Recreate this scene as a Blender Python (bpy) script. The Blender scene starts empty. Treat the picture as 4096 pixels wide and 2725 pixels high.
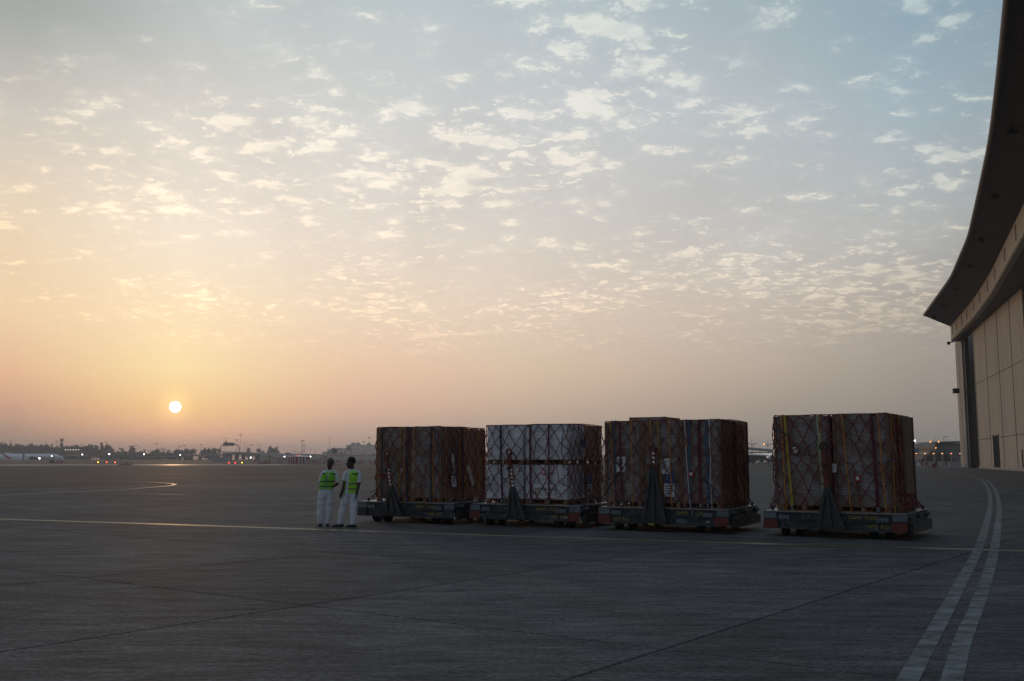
import bpy, bmesh, math, random
from mathutils import Vector, Matrix, noise as mnoise
R = math.radians
S = bpy.context.scene
COL = S.collection
random.seed(7)
HAZE_D = .00034
CT = .960

# ------------------------------------------------------------------ camera
FPX, PCX, PCY, HC = 3982.0, 2048.0, 1362.5, 1.75
TILT = math.atan((1833 - PCY) / FPX)
cam = bpy.data.cameras.new('camera')
cam.sensor_width = 36.0
cam.lens = 36.0 * FPX / 4096.0
cam.clip_start, cam.clip_end = 0.1, 9000
cob = bpy.data.objects.new('camera', cam)
cob.location = (0, 0, HC)
cob.rotation_euler = (R(90) + TILT, 0, 0)
COL.objects.link(cob)
S.camera = cob

def ray(x, y):
    a = (x - PCX) / FPX; b = -(y - PCY) / FPX
    return Vector((a, math.cos(TILT) - b * math.sin(TILT), math.sin(TILT) + b * math.cos(TILT)))
def at(x, y, z=0.0):                     # where the sight line through a photo point meets height z
    d = ray(x, y); s = (z - HC) / d.z
    return Vector((d.x * s, d.y * s, z))
def far(x, y, Y):                        # ... and where it meets distance Y
    d = ray(x, y); s = Y / d.y
    return Vector((d.x * s, Y, HC + d.z * s))
def az_el(x, y):
    d = ray(x, y).normalized()
    return math.degrees(math.atan2(d.x, d.y)), math.degrees(math.asin(d.z))

S.view_settings.view_transform = 'Standard'
S.view_settings.look = 'None'
S.view_settings.exposure = 0.0
S.view_settings.gamma = 1.0
S.view_settings.use_curve_mapping = False
S.cycles.use_denoising = True
S.cycles.max_bounces = 6
S.cycles.volume_bounces = 1
S.cycles.transparent_max_bounces = 12
S.cycles.sample_clamp_indirect = 4.0

# ------------------------------------------------------------------ sky
def lin(c):
    return tuple((v / 255 / 12.92) if v / 255 <= .04045 else ((v / 255 + .055) / 1.055) ** 2.4 for v in c) + (1,)
SUN_AZ, SUN_EL = az_el(701, 1628)
W = bpy.data.worlds.new('World'); S.world = W; W.use_nodes = True
nt = W.node_tree; nt.nodes.clear()
def N(t, **k):
    n = nt.nodes.new(t)
    for a, b in k.items(): setattr(n, a, b)
    return n
def M(op, a, b=None, c=None, clamp=False):
    n = N('ShaderNodeMath', operation=op, use_clamp=clamp)
    for i, v in enumerate((a, b, c)):
        if v is None: continue
        if isinstance(v, (int, float)): n.inputs[i].default_value = v
        else: nt.links.new(v, n.inputs[i])
    return n.outputs[0]
def mixc(f, a, b, bt='MIX'):
    n = N('ShaderNodeMix', data_type='RGBA', blend_type=bt, clamp_factor=True)
    for i, v in ((0, f), (6, a), (7, b)):
        if isinstance(v, (int, float)): n.inputs[i].default_value = v
        elif isinstance(v, tuple): n.inputs[i].default_value = v
        else: nt.links.new(v, n.inputs[i])
    return n.outputs[2]
def smooth(v, a, b):
    n = N('ShaderNodeMapRange', interpolation_type='SMOOTHSTEP', clamp=True)
    nt.links.new(v, n.inputs[0]); n.inputs[1].default_value = a; n.inputs[2].default_value = b
    return n.outputs[0]
def linmap(v, a, b):
    n = N('ShaderNodeMapRange', clamp=True)
    nt.links.new(v, n.inputs[0]); n.inputs[1].default_value = a; n.inputs[2].default_value = b
    return n.outputs[0]
tc = N('ShaderNodeTexCoord')
sep = N('ShaderNodeSeparateXYZ'); nt.links.new(tc.outputs['Generated'], sep.inputs[0])
dx, dy, dz = sep.outputs
el = M('MULTIPLY', M('ARCSINE', dz), 57.29578)
azd = M('SUBTRACT', M('MULTIPLY', M('ARCTAN2', dx, dy), 57.29578), SUN_AZ)   # degrees right of the sun
azd = M('SUBTRACT', M('MODULO', M('ADD', azd, 540.0), 360.0), 180.0)
elf = M('POWER', M('DIVIDE', M('MAXIMUM', el, 0.0), 90.0), 0.5)
# colour of the sky against elevation (degrees), at several bearings from the sun
UPPER = [(38, (126, 146, 160)), (90, (106, 128, 154))]
def column(x, rows):
    st = [(az_el(x, y)[1], c) for y, c in rows]
    return (az_el(x, 1500)[0] - SUN_AZ, sorted(st) + UPPER)
cols = [  # outer columns carry lens vignetting painted into the sky colour
 (-180, [(0, (88, 86, 96)), (8, (100, 102, 114)), (25, (100, 114, 134))] + UPPER[1:]),
 (-75, [(0, (112, 104, 104)), (8, (138, 130, 124)), (25, (118, 128, 138))] + UPPER[1:]),
 column(40, [(1800, (160, 132, 118)), (1710, (187, 151, 129)), (1628, (212, 165, 138)), (1478, (235, 190, 150)), (1228, (242, 212, 172)),
             (928, (235, 212, 182)), (428, (204, 198, 188)), (30, (162, 166, 162))]),
 column(701, [(1800, (205, 158, 138)), (1760, (232, 176, 146)), (1710, (252, 192, 146)), (1628, (255, 208, 142)), (1478, (255, 226, 170)), (1228, (255, 229, 190)),
              (928, (243, 228, 208)), (428, (214, 209, 201)), (30, (188, 193, 192))]),
 column(1400, [(1800, (186, 158, 142)), (1710, (207, 173, 152)), (1628, (228, 185, 158)), (1478, (238, 200, 168)), (1228, (240, 218, 192)),
               (928, (231, 219, 206)), (428, (203, 204, 201)), (30, (186, 194, 195))]),
 column(2048, [(1800, (166, 148, 136)), (1628, (205, 178, 156)), (1478, (220, 194, 168)), (1228, (226, 207, 188)),
               (928, (218, 210, 200)), (428, (199, 202, 203)), (30, (182, 193, 197))]),
 column(3050, [(1800, (146, 136, 127)), (1628, (168, 154, 141)), (1478, (184, 169, 154)), (1228, (196, 184, 171)),
               (928, (196, 194, 190)), (428, (187, 195, 199)), (30, (166, 181, 188))]),
 column(3700, [(1800, (130, 124, 118)), (1628, (148, 140, 130)), (1478, (158, 149, 138)), (1228, (169, 161, 152)),
               (928, (177, 178, 175)), (428, (162, 178, 187)), (30, (144, 167, 180))]),
 (52, [(0, (122, 116, 112)), (8, (142, 138, 134)), (20, (134, 150, 160)), (30, (110, 140, 158))] + UPPER[1:]),
 (100, [(0, (100, 98, 100)), (8, (116, 116, 120)), (25, (106, 122, 138))] + UPPER[1:]),
 (180, [(0, (88, 86, 96)), (8, (100, 102, 114)), (25, (100, 114, 134))] + UPPER[1:]),
]
base = None; prev = None
for a, stops in cols:
    r = N('ShaderNodeValToRGB'); nt.links.new(elf, r.inputs[0])
    cr = r.color_ramp; cr.interpolation = 'LINEAR'
    while len(cr.elements) > 1: cr.elements.remove(cr.elements[-1])
    for i, (e, c) in enumerate(stops):
        pos = math.sqrt(e / 90)
        if i == 0: q = cr.elements[0]; q.position = pos
        else: q = cr.elements.new(pos)
        q.color = lin(c)
    if base is None: base = r.outputs[0]
    else: base = mixc(linmap(azd, prev, a), base, r.outputs[0])
    prev = a
# cloud field on a flat layer overhead
den = M('ADD', M('MAXIMUM', dz, 0.0), 0.17)
comb = N('ShaderNodeCombineXYZ')
nt.links.new(M('DIVIDE', dx, den), comb.inputs[0]); nt.links.new(M('DIVIDE', dy, den), comb.inputs[1])
comb.inputs[2].default_value = 3.7
def noise(vec, scale, detail, rough, loc=(0, 0, 0), scl=(1, 1, 1), rot=0.0, dist=0.0):
    mp = N('ShaderNodeMapping'); nt.links.new(vec, mp.inputs[0])
    mp.inputs['Location'].default_value = loc; mp.inputs['Scale'].default_value = scl; mp.inputs['Rotation'].default_value = (0, 0, rot)
    n = N('ShaderNodeTexNoise'); n.inputs['Scale'].default_value = scale; n.inputs['Detail'].default_value = detail
    n.inputs['Roughness'].default_value = rough; n.inputs['Distortion'].default_value = dist
    nt.links.new(mp.outputs[0], n.inputs[0]); return n.outputs[0]
P = comb.outputs[0]
def vor(vec, scale, rnd=1.0, off=(0, 0, 0), scl=(1, 1, 1)):
    mp = N('ShaderNodeMapping'); nt.links.new(vec, mp.inputs[0]); mp.inputs['Location'].default_value = off; mp.inputs['Scale'].default_value = scl
    n = N('ShaderNodeTexVoronoi'); n.feature = 'SMOOTH_F1'; n.inputs['Scale'].default_value = scale; n.inputs['Randomness'].default_value = rnd; n.inputs['Smoothness'].default_value = .25
    n.voronoi_dimensions = '2D'
    nt.links.new(mp.outputs[0], n.inputs['Vector']); return n.outputs['Distance']
# ragged clumps: cells warped by fine turbulence, switched on and off by slow fields
wn_ = N('ShaderNodeTexNoise'); wn_.inputs['Scale'].default_value = 15; wn_.inputs['Detail'].default_value = 7; wn_.inputs['Roughness'].default_value = .66; nt.links.new(P, wn_.inputs[0])
wsub = N('ShaderNodeVectorMath', operation='SUBTRACT'); nt.links.new(wn_.outputs['Color'], wsub.inputs[0]); wsub.inputs[1].default_value = (.5, .5, .5)
wsc = N('ShaderNodeVectorMath', operation='SCALE'); nt.links.new(wsub.outputs[0], wsc.inputs[0]); wsc.inputs['Scale'].default_value = .17
wadd = N('ShaderNodeVectorMath', operation='ADD'); nt.links.new(P, wadd.inputs[0]); nt.links.new(wsc.outputs[0], wadd.inputs[1]); PW_ = wadd.outputs[0]
c1 = M('SUBTRACT', 1.0, M('MULTIPLY', vor(PW_, 10.5, 1.0, (1.3, .4, 0), (.75, 1.0, 1)), 1.5))
c2 = M('SUBTRACT', 1.0, M('MULTIPLY', vor(PW_, 24.0, 1.0, (3.1, 2.2, 0), (.75, 1.0, 1)), 1.5))
big = noise(P, 2.3, 3, .55, (4.3, 1.9, 0), (1, 1.15, 1), R(20))
mid = noise(P, 8.5, 4, .55, (0.4, 7.7, 0), (.8, 1.25, 1), R(-12))
puff = noise(P, 34.0, 6, .65, (2.0, 5.0, 1.0), (.9, 1.1, 1))
lo_ = smooth(el, 15.0, 7.0)
f = M('ADD', M('MULTIPLY', M('MAXIMUM', M('MULTIPLY', c1, M('SUBTRACT', 1.0, M('MULTIPLY', lo_, .5))), M('MULTIPLY', c2, .80)), .42), M('ADD', M('MULTIPLY', big, .62), M('ADD', M('MULTIPLY', mid, .55), M('MULTIPLY', puff, .22))))
lowf = smooth(el, 4.2, 9.0)
thr = M('SUBTRACT', f, M('MULTIPLY', smooth(azd, 16.0, -10.0), .025))
thr = M('SUBTRACT', thr, M('MULTIPLY', smooth(el, 17.0, 24.0), .035))
thr = M('ADD', thr, M('MULTIPLY', M('MULTIPLY', lo_, smooth(azd, 2.0, 18.0)), .045))
cl = M('MULTIPLY', smooth(thr, CT, CT + .12), M('ADD', .62, M('MULTIPLY', smooth(noise(P, 26.0, 5, .6, (5, 1, 2)), .35, .62), .42)))
soft = smooth(thr, CT - .12, CT + .05)
fade = M('MULTIPLY', lowf, M('SUBTRACT', 1.0, M('MULTIPLY', smooth(el, 9.0, 4.0), .35)))
ccol = mixc(1.0, mixc(1.0, base, (1.20, 1.16, 1.09, 1), 'MULTIPLY'), (.15, .125, .09, 1), 'ADD')
s0 = mixc(M('MULTIPLY', M('MULTIPLY', soft, .20), fade), base, ccol)
s1 = mixc(M('MULTIPLY', M('MULTIPLY', cl, 1.0), fade), s0, ccol)
# thin slanting veils
veil = noise(P, .9, 4, .6, (1.1, 3.3, 2.0), (1.8, .45, 1), R(-38), .4)
vf = M('MULTIPLY', M('SUBTRACT', veil, .5), M('MULTIPLY', smooth(el, 5.0, 14.0), .34))
vm = M('ADD', vf, 1.0)
cv = N('ShaderNodeCombineXYZ')
for i in range(3): nt.links.new(vm, cv.inputs[i])
s1 = mixc(1.0, s1, cv.outputs[0], 'MULTIPLY')
# the sun itself, with the glow of the air close around it
sd = Vector((math.sin(R(SUN_AZ)) * math.cos(R(SUN_EL)), math.cos(R(SUN_AZ)) * math.cos(R(SUN_EL)), math.sin(R(SUN_EL))))
dot = N('ShaderNodeVectorMath', operation='DOT_PRODUCT'); nt.links.new(tc.outputs['Generated'], dot.inputs[0]); dot.inputs[1].default_value = sd
ang = M('MULTIPLY', M('ARCCOSINE', M('MINIMUM', dot.outputs['Value'], 1.0)), 57.29578)
glow = M('MULTIPLY', M('POWER', M('MULTIPLY', smooth(ang, 1.6, 0.2), 1.0), 2.0), .22)
glow2 = M('MULTIPLY', M('POWER', smooth(ang, 9.0, 0.0), 2.0), .05)
g = mixc(1.0, s1, mixc(M('ADD', glow, glow2), (0, 0, 0, 1), (1.0, .62, .22, 1)), 'ADD')
disc = M('SUBTRACT', 1.0, smooth(ang, .268, .298))
g = mixc(disc, g, (26, 22, 15, 1))
# below the horizon: dull ground tone
g = mixc(smooth(dz, -.002, -.03), g, (.05, .047, .045, 1))
bgn = N('ShaderNodeBackground'); nt.links.new(g, bgn.inputs[0]); bgn.inputs[1].default_value = 1.05
out = N('ShaderNodeOutputWorld'); nt.links.new(bgn.outputs[0], out.inputs[0])
W.cycles.sampling_method = 'MANUAL'; W.cycles.sample_map_resolution = 2048

sun = bpy.data.lights.new('sun', 'SUN'); sun.energy = .26; sun.angle = R(.6); sun.color = (1, .56, .28)
so = bpy.data.objects.new('sun', sun); COL.objects.link(so)
so.rotation_euler = (-sd).to_track_quat('-Z', 'Y').to_euler(); so.location = sd * 200

# ------------------------------------------------------------------ helpers
def tag(o, label=None, cat=None, group=None, kind=None):
    if label: o['label'] = label
    if cat: o['category'] = cat
    if group: o['group'] = group
    if kind: o['kind'] = kind
    return o
def empty(name, loc=(0, 0, 0), rz=0.0, label=None, cat=None, group=None, kind=None):
    o = bpy.data.objects.new(name, None); COL.objects.link(o)
    o.location = loc; o.rotation_euler = (0, 0, rz); o.empty_display_size = .2
    return tag(o, label, cat, group, kind)
class MB:
    def __init__(s): s.v = []; s.f = []; s.mi = []; s.m = 0; s.sm = []
    def add(s, vs, fs, smooth=False):
        k = len(s.v); s.v += [tuple(p) for p in vs]
        for q in fs: s.f.append(tuple(i + k for i in q)); s.mi.append(s.m); s.sm.append(smooth)
        return s
    def box(s, x0, x1, y0, y1, z0, z1, rz=0, c=None):
        vs = [(x, y, z) for z in (z0, z1) for y in (y0, y1) for x in (x0, x1)]
        if rz:
            cx, cy = c or ((x0 + x1) / 2, (y0 + y1) / 2); co, si = math.cos(rz), math.sin(rz)
            vs = [(cx + (x - cx) * co - (y - cy) * si, cy + (x - cx) * si + (y - cy) * co, z) for x, y, z in vs]
        return s.add(vs, [(0, 2, 3, 1), (4, 5, 7, 6), (0, 1, 5, 4), (2, 6, 7, 3), (0, 4, 6, 2), (1, 3, 7, 5)])
    def hexa(s, vs):                       # 4 bottom + 4 top points, each counter-clockwise
        return s.add(vs, [(3, 2, 1, 0), (4, 5, 6, 7), (0, 1, 5, 4), (1, 2, 6, 5), (2, 3, 7, 6), (3, 0, 4, 7)])
    def prism(s, poly, axis, a, b):        # poly in the two other axes
        n = len(poly)
        def P(p, t): return (t, p[0], p[1]) if axis == 0 else ((p[0], t, p[1]) if axis == 1 else (p[0], p[1], t))
        vs = [P(p, a) for p in poly] + [P(p, b) for p in poly]
        return s.add(vs, [tuple(range(n))[::-1], tuple(range(n, 2 * n))] + [(i, (i + 1) % n, n + (i + 1) % n, n + i) for i in range(n)])
    def tube(s, path, rad, n=6, cap=True, flat=None, smooth=True):
        path = [Vector(p) for p in path]; m = len(path)
        rad = list(rad) if hasattr(rad, '__len__') else [rad] * m
        up = None; vs = []
        for i, p in enumerate(path):
            t = (path[min(i + 1, m - 1)] - path[max(i - 1, 0)])
            t = t.normalized() if t.length > 1e-9 else Vector((0, 0, 1))
            if up is None:
                up = Vector((0, 0, 1)) if abs(t.z) < .9 else Vector((0, 1, 0))
                if flat is not None: up = Vector(flat)
            u = (up - t * up.dot(t)); u = u.normalized() if u.length > 1e-6 else t.orthogonal().normalized()
            w = t.cross(u); up = u
            rr = rad[i]; ru, rw = rr if isinstance(rr, tuple) else (rr, rr)
            for k in range(n):
                a = 2 * math.pi * k / n
                vs.append(p + u * (ru * math.cos(a)) + w * (rw * math.sin(a)))
        fs = [(i * n + k, i * n + (k + 1) % n, (i + 1) * n + (k + 1) % n, (i + 1) * n + k) for i in range(m - 1) for k in range(n)]
        if cap: fs += [tuple(range(n))[::-1], tuple(range((m - 1) * n, m * n))]
        return s.add(vs, fs, smooth)
    def cyl(s, p0, p1, r0, r1=None, n=12, smooth=True): return s.tube([p0, p1], [r0, r0 if r1 is None else r1], n, True, None, smooth)
    def sphere(s, c, r, n=10, m=7, sc=(1, 1, 1)):
        vs = [(c[0], c[1], c[2] - r * sc[2])]
        for j in range(1, m):
            b = -math.pi / 2 + math.pi * j / m
            for i in range(n):
                a = 2 * math.pi * i / n
                vs.append((c[0] + r * sc[0] * math.cos(b) * math.cos(a), c[1] + r * sc[1] * math.cos(b) * math.sin(a), c[2] + r * sc[2] * math.sin(b)))
        vs.append((c[0], c[1], c[2] + r * sc[2])); L = len(vs) - 1
        fs = [(0, 1 + (i + 1) % n, 1 + i) for i in range(n)]
        for j in range(m - 2):
            for i in range(n):
                a = 1 + j * n + i; b = 1 + j * n + (i + 1) % n
                fs.append((a, b, b + n, a + n))
        fs += [(L, L - n + i, L - n + (i + 1) % n) for i in range(n)]
        return s.add(vs, fs, True)
    def torus(s, c, R0, r, axis='y', n=16, k=6):
        pts = []
        for i in range(n + 1):
            a = 2 * math.pi * i / n
            q = (math.cos(a) * R0, math.sin(a) * R0)
            pts.append(Vector(c) + (Vector((q[0], 0, q[1])) if axis == 'y' else Vector((q[0], q[1], 0))))
        return s.tube(pts, r, k, False, (0, 1, 0) if axis == 'y' else (0, 0, 1))
    def mesh(s, name, mats):
        me = bpy.data.meshes.new(name); me.from_pydata([tuple(p) for p in s.v], [], s.f)
        for m in (mats if isinstance(mats, (list, tuple)) else [mats]): me.materials.append(m)
        me.polygons.foreach_set('material_index', s.mi); me.polygons.foreach_set('use_smooth', s.sm)
        me.update(); return me
    def build(s, name, mats, parent=None, **k):
        return link(name, s.mesh(name, mats), parent, **k)
def link(name, me, parent=None, loc=None, rot=None, label=None, cat=None, group=None, kind=None):
    o = bpy.data.objects.new(name, me); COL.objects.link(o)
    if parent: o.parent = parent
    if loc is not None: o.location = loc
    if rot is not None: o.rotation_euler = rot
    return tag(o, label, cat, group, kind)
KIDS = {}
def copy_tree(o, parent=None):
    c = o.copy(); COL.objects.link(c); c.parent = parent
    for ch in list(o.children): copy_tree(ch, c)
    return c
ORD = ['first', 'second', 'third', 'fourth', 'fifth', 'sixth', 'seventh', 'eighth', 'ninth', 'tenth', 'eleventh', 'twelfth', 'thirteenth', 'fourteenth',
       'fifteenth', 'sixteenth', 'seventeenth', 'eighteenth', 'nineteenth', 'twentieth']
def ordw(n):
    if n < 20: return ORD[n]
    tens = {2: 'twenty', 3: 'thirty', 4: 'forty', 5: 'fifty', 6: 'sixty', 7: 'seventy', 8: 'eighty'}
    q, r = divmod(n + 1, 10)
    return (tens[q] + '-' + ORD[r - 1]) if r else {3: 'thirtieth', 4: 'fortieth', 5: 'fiftieth', 6: 'sixtieth', 7: 'seventieth', 8: 'eightieth'}[q]

# ---- materials
def mat(name, col, rough=.7, metal=0.0, var=.25, vscale=6.0, bump=0.0, bscale=40.0, stretch=(1, 1, 1), spec=.5, emit=None, estr=0.0, coord='Object', rand=0.0, rust=None):
    m = bpy.data.materials.new(name); m.use_nodes = True
    t = m.node_tree; b = t.nodes['Principled BSDF']
    b.inputs['Roughness'].default_value = rough; b.inputs['Metallic'].default_value = metal
    b.inputs['Specular IOR Level'].default_value = spec
    tcn = t.nodes.new('ShaderNodeTexCoord'); mp = t.nodes.new('ShaderNodeMapping'); mp.inputs['Scale'].default_value = stretch
    if coord == 'World':
        geo = t.nodes.new('ShaderNodeNewGeometry'); t.links.new(geo.outputs['Position'], mp.inputs[0])
    else: t.links.new(tcn.outputs['Object'], mp.inputs[0])
    n1 = t.nodes.new('ShaderNodeTexNoise'); n1.inputs['Scale'].default_value = vscale; n1.inputs['Detail'].default_value = 6; n1.inputs['Roughness'].default_value = .6
    t.links.new(mp.outputs[0], n1.inputs[0])
    mr = t.nodes.new('ShaderNodeMapRange'); mr.inputs[1].default_value = .3; mr.inputs[2].default_value = .7
    mr.inputs[3].default_value = 1 - var; mr.inputs[4].default_value = 1 + var; t.links.new(n1.outputs[0], mr.inputs[0])
    src = mr.outputs[0]
    if rand:
        oi = t.nodes.new('ShaderNodeObjectInfo'); m2 = t.nodes.new('ShaderNodeMapRange')
        m2.inputs[3].default_value = 1 - rand; m2.inputs[4].default_value = 1 + rand; t.links.new(oi.outputs['Random'], m2.inputs[0])
        mm = t.nodes.new('ShaderNodeMath'); mm.operation = 'MULTIPLY'; t.links.new(src, mm.inputs[0]); t.links.new(m2.outputs[0], mm.inputs[1]); src = mm.outputs[0]
    mx = t.nodes.new('ShaderNodeVectorMath'); mx.operation = 'SCALE'; mx.inputs[0].default_value = col; t.links.new(src, mx.inputs['Scale'])
    cout = mx.outputs[0]
    if rust:
        n3 = t.nodes.new('ShaderNodeTexNoise'); n3.inputs['Scale'].default_value = vscale * 2.2; n3.inputs['Detail'].default_value = 8
        t.links.new(mp.outputs[0], n3.inputs[0])
        m3 = t.nodes.new('ShaderNodeMapRange'); m3.inputs[1].default_value = .56; m3.inputs[2].default_value = .68; t.links.new(n3.outputs[0], m3.inputs[0])
        mc = t.nodes.new('ShaderNodeMix'); mc.data_type = 'RGBA'; t.links.new(m3.outputs[0], mc.inputs[0]); t.links.new(cout, mc.inputs[6]); mc.inputs[7].default_value = (*rust, 1)
        cout = mc.outputs[2]
    t.links.new(cout, b.inputs['Base Color'])
    if bump:
        n2 = t.nodes.new('ShaderNodeTexNoise'); n2.inputs['Scale'].default_value = bscale; n2.inputs['Detail'].default_value = 4
        t.links.new(mp.outputs[0], n2.inputs[0])
        bp = t.nodes.new('ShaderNodeBump'); bp.inputs['Strength'].default_value = bump; bp.inputs['Distance'].default_value = .01
        t.links.new(n2.outputs[0], bp.inputs['Height']); t.links.new(bp.outputs[0], b.inputs['Normal'])
    if emit:
        b.inputs['Emission Color'].default_value = (*emit, 1); b.inputs['Emission Strength'].default_value = estr
    return m
def text_mesh(txt, size, m, thick=.001, cache={}, bold=0.0, align='CENTER'):
    k = (txt, size, m.name, align)
    if k in cache: return cache[k]
    cu = bpy.data.curves.new('lettering', 'FONT'); cu.body = txt; cu.size = size; cu.extrude = thick; cu.align_x = align; cu.align_y = 'CENTER'; cu.resolution_u = 2; cu.offset = bold
    o = bpy.data.objects.new('tmp', cu); COL.objects.link(o)
    dg = bpy.context.evaluated_depsgraph_get()
    me = bpy.data.meshes.new_from_object(o.evaluated_get(dg)); me.name = 'lettering'
    me.materials.clear(); me.materials.append(m)
    bpy.data.objects.remove(o); bpy.data.curves.remove(cu)
    cache[k] = me; return me
def letters(txt, size, m, parent, loc, rot=(R(90), 0, 0), **k):
    return link('lettering', text_mesh(txt, size, m, **k), parent, loc, rot)
# ------------------------------------------------------------------ materials
BLACK = mat('rubber_black', (.018, .018, .02), .75, var=.2)
GALV = mat('galvanised_steel', (.036, .047, .052), .55, .3, var=.45, vscale=5, bump=.15, bscale=30, rust=(.12, .15, .165))
GALVL = mat('pale_galvanised_plate', (.12, .155, .17), .55, .3, var=.35, vscale=6)
DGALV = mat('dark_steel', (.035, .04, .042), .55, .4, var=.4, vscale=5)
REDP = mat('worn_red_paint', (.13, .018, .014), .55, var=.35, vscale=7, rust=(.05, .04, .04))
WHP = mat('white_paint', (.7, .71, .7), .5, var=.12)
YELP = mat('yellow_lettering', (.36, .27, .035), .6, var=.3, vscale=14)
POLE = mat('grey_pole_steel', (.17, .17, .17), .5, .3, var=.2)
CONC = mat('pale_concrete', (.34, .32, .30), .85, var=.15, vscale=.5, coord='World')

# ------------------------------------------------------------------ ground
def ground_h(x, y):
    g = min(1.0, max(0.0, (-x - 40) / 60.0)) if y > 450 else 0.0
    g = g * g * (3 - 2 * g)
    def ss(a, b, v):
        t = min(1.0, max(0.0, (v - a) / (b - a))); return t * t * (3 - 2 * t)
    h = .9 * ss(520, 575, y) - (.9 + 3.2) * ss(600, 640, y)
    return -.03 + g * h
def ground_material():
    m = bpy.data.materials.new('ground_surface'); m.use_nodes = True; t = m.node_tree; b = t.nodes['Principled BSDF']
    L = t.links.new
    geo = t.nodes.new('ShaderNodeNewGeometry'); sp = t.nodes.new('ShaderNodeSeparateXYZ'); L(geo.outputs['Position'], sp.inputs[0])
    def mm(op, a, b_=None, clamp=False):
        n = t.nodes.new('ShaderNodeMath'); n.operation = op; n.use_clamp = clamp
        for i, v in enumerate((a, b_)):
            if v is None: continue
            if isinstance(v, (int, float)): n.inputs[i].default_value = v
            else: L(v, n.inputs[i])
        return n.outputs[0]
    def nz(scale, det, rot=0, sc=(1, 1, 1), rough=.6):
        mp = t.nodes.new('ShaderNodeMapping'); L(geo.outputs['Position'], mp.inputs[0]); mp.inputs['Rotation'].default_value = (0, 0, rot); mp.inputs['Scale'].default_value = sc
        n = t.nodes.new('ShaderNodeTexNoise'); L(mp.outputs[0], n.inputs[0]); n.inputs['Scale'].default_value = scale; n.inputs['Detail'].default_value = det; n.inputs['Roughness'].default_value = rough
        return n.outputs[0]
    def mx(f, a, c):
        n = t.nodes.new('ShaderNodeMix'); n.data_type = 'RGBA'
        for i, v in ((0, f), (6, a), (7, c)):
            if isinstance(v, (int, float)): n.inputs[i].default_value = v
            elif isinstance(v, tuple): n.inputs[i].default_value = v
            else: L(v, n.inputs[i])
        return n.outputs[2]
    X, Y, Z = sp.outputs
    # concrete with joints on the same grid as the slabs
    na = mm('ADD', mm('MULTIPLY', X, .799), mm('MULTIPLY', Y, -.602)); nb = mm('ADD', mm('MULTIPLY', X, .58), mm('MULTIPLY', Y, .814))
    def joint(v, off, s):
        q = mm('PINGPONG', mm('ADD', v, off), s / 2)
        return mm('LESS_THAN', q, .02)
    ja = joint(na, 9.33 + 4.75 * 200, 4.75); jb = joint(nb, -8.5 + 5.0 * 200, 5.0)
    jj = mm('MAXIMUM', ja, jb)
    tone = mm('ADD', .72, mm('MULTIPLY', nz(.16, 5, R(23), (.35, 1.6, 1)), .56))
    conc = mx(jj, (.084, .081, .080, 1), (.02, .018, .018, 1))
    vm = t.nodes.new('ShaderNodeVectorMath'); vm.operation = 'SCALE'; L(conc, vm.inputs[0]); L(tone, vm.inputs['Scale'])
    asp = t.nodes.new('ShaderNodeVectorMath'); asp.operation = 'SCALE'; asp.inputs[0].default_value = (.062, .055, .051); L(tone, asp.inputs['Scale'])
    isasp = mm('GREATER_THAN', mm('MULTIPLY', na, -1.0), mm('ADD', 59.2, 0.0))
    c = mx(isasp, vm.outputs[0], asp.outputs[0])
    # sandy shoulders far out on the left
    edge = mm('ADD', Y, mm('MULTIPLY', nz(.02, 3), 30.0))
    left = mm('LESS_THAN', mm('ADD', X, mm('MULTIPLY', Y, .10)), 0.0)
    sand = mm('MULTIPLY', mm('GREATER_THAN', edge, 460.0), left)
    s2 = mm('MULTIPLY', mm('MULTIPLY', mm('GREATER_THAN', edge, 252.0), mm('LESS_THAN', edge, 330.0)), left)
    c = mx(sand, c, (.12, .085, .06, 1)); c = mx(mm('MULTIPLY', s2, .6), c, (.085, .072, .06, 1))
    far_g = mm('GREATER_THAN', Y, 700.0)
    c = mx(far_g, c, (.10, .085, .065, 1))
    L(c, b.inputs['Base Color'])
    rr = mm('ADD', .70, mm('MULTIPLY', nz(.3, 4, R(23), (.3, 1.5, 1)), .3)); L(rr, b.inputs['Roughness'])
    b.inputs['Specular IOR Level'].default_value = .17
    return m
xs = sorted(set([-3200, -2400, -1800, -1300, -1000, -800, -650, -500, -400, -320, -250, -200, -160, -130, -100, -85, -70, -55, -40, -30, -20, -10, 0, 10, 20, 30, 45, 60, 80, 100, 130, 170, 220, 300, 400, 550, 750, 1000, 1400, 2000, 3200]))
ys = sorted(set([-400, -200, -100, -50, -20, 0, 15, 30, 50, 70, 90, 120, 150, 200, 260, 330, 400, 450, 480, 500, 520, 530, 540, 550, 560, 575, 590, 600, 608, 616, 624, 632, 640, 660, 700, 780, 900, 1100, 1400, 1800, 2400, 3200]))
g = MB()
g.add([(x, y, ground_h(x, y)) for y in ys for x in xs],
      [(j * len(xs) + i, j * len(xs) + i + 1, (j + 1) * len(xs) + i + 1, (j + 1) * len(xs) + i) for j in range(len(ys) - 1) for i in range(len(xs) - 1)])
GM = ground_material()
g.build('ground', GM, kind='structure')

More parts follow.
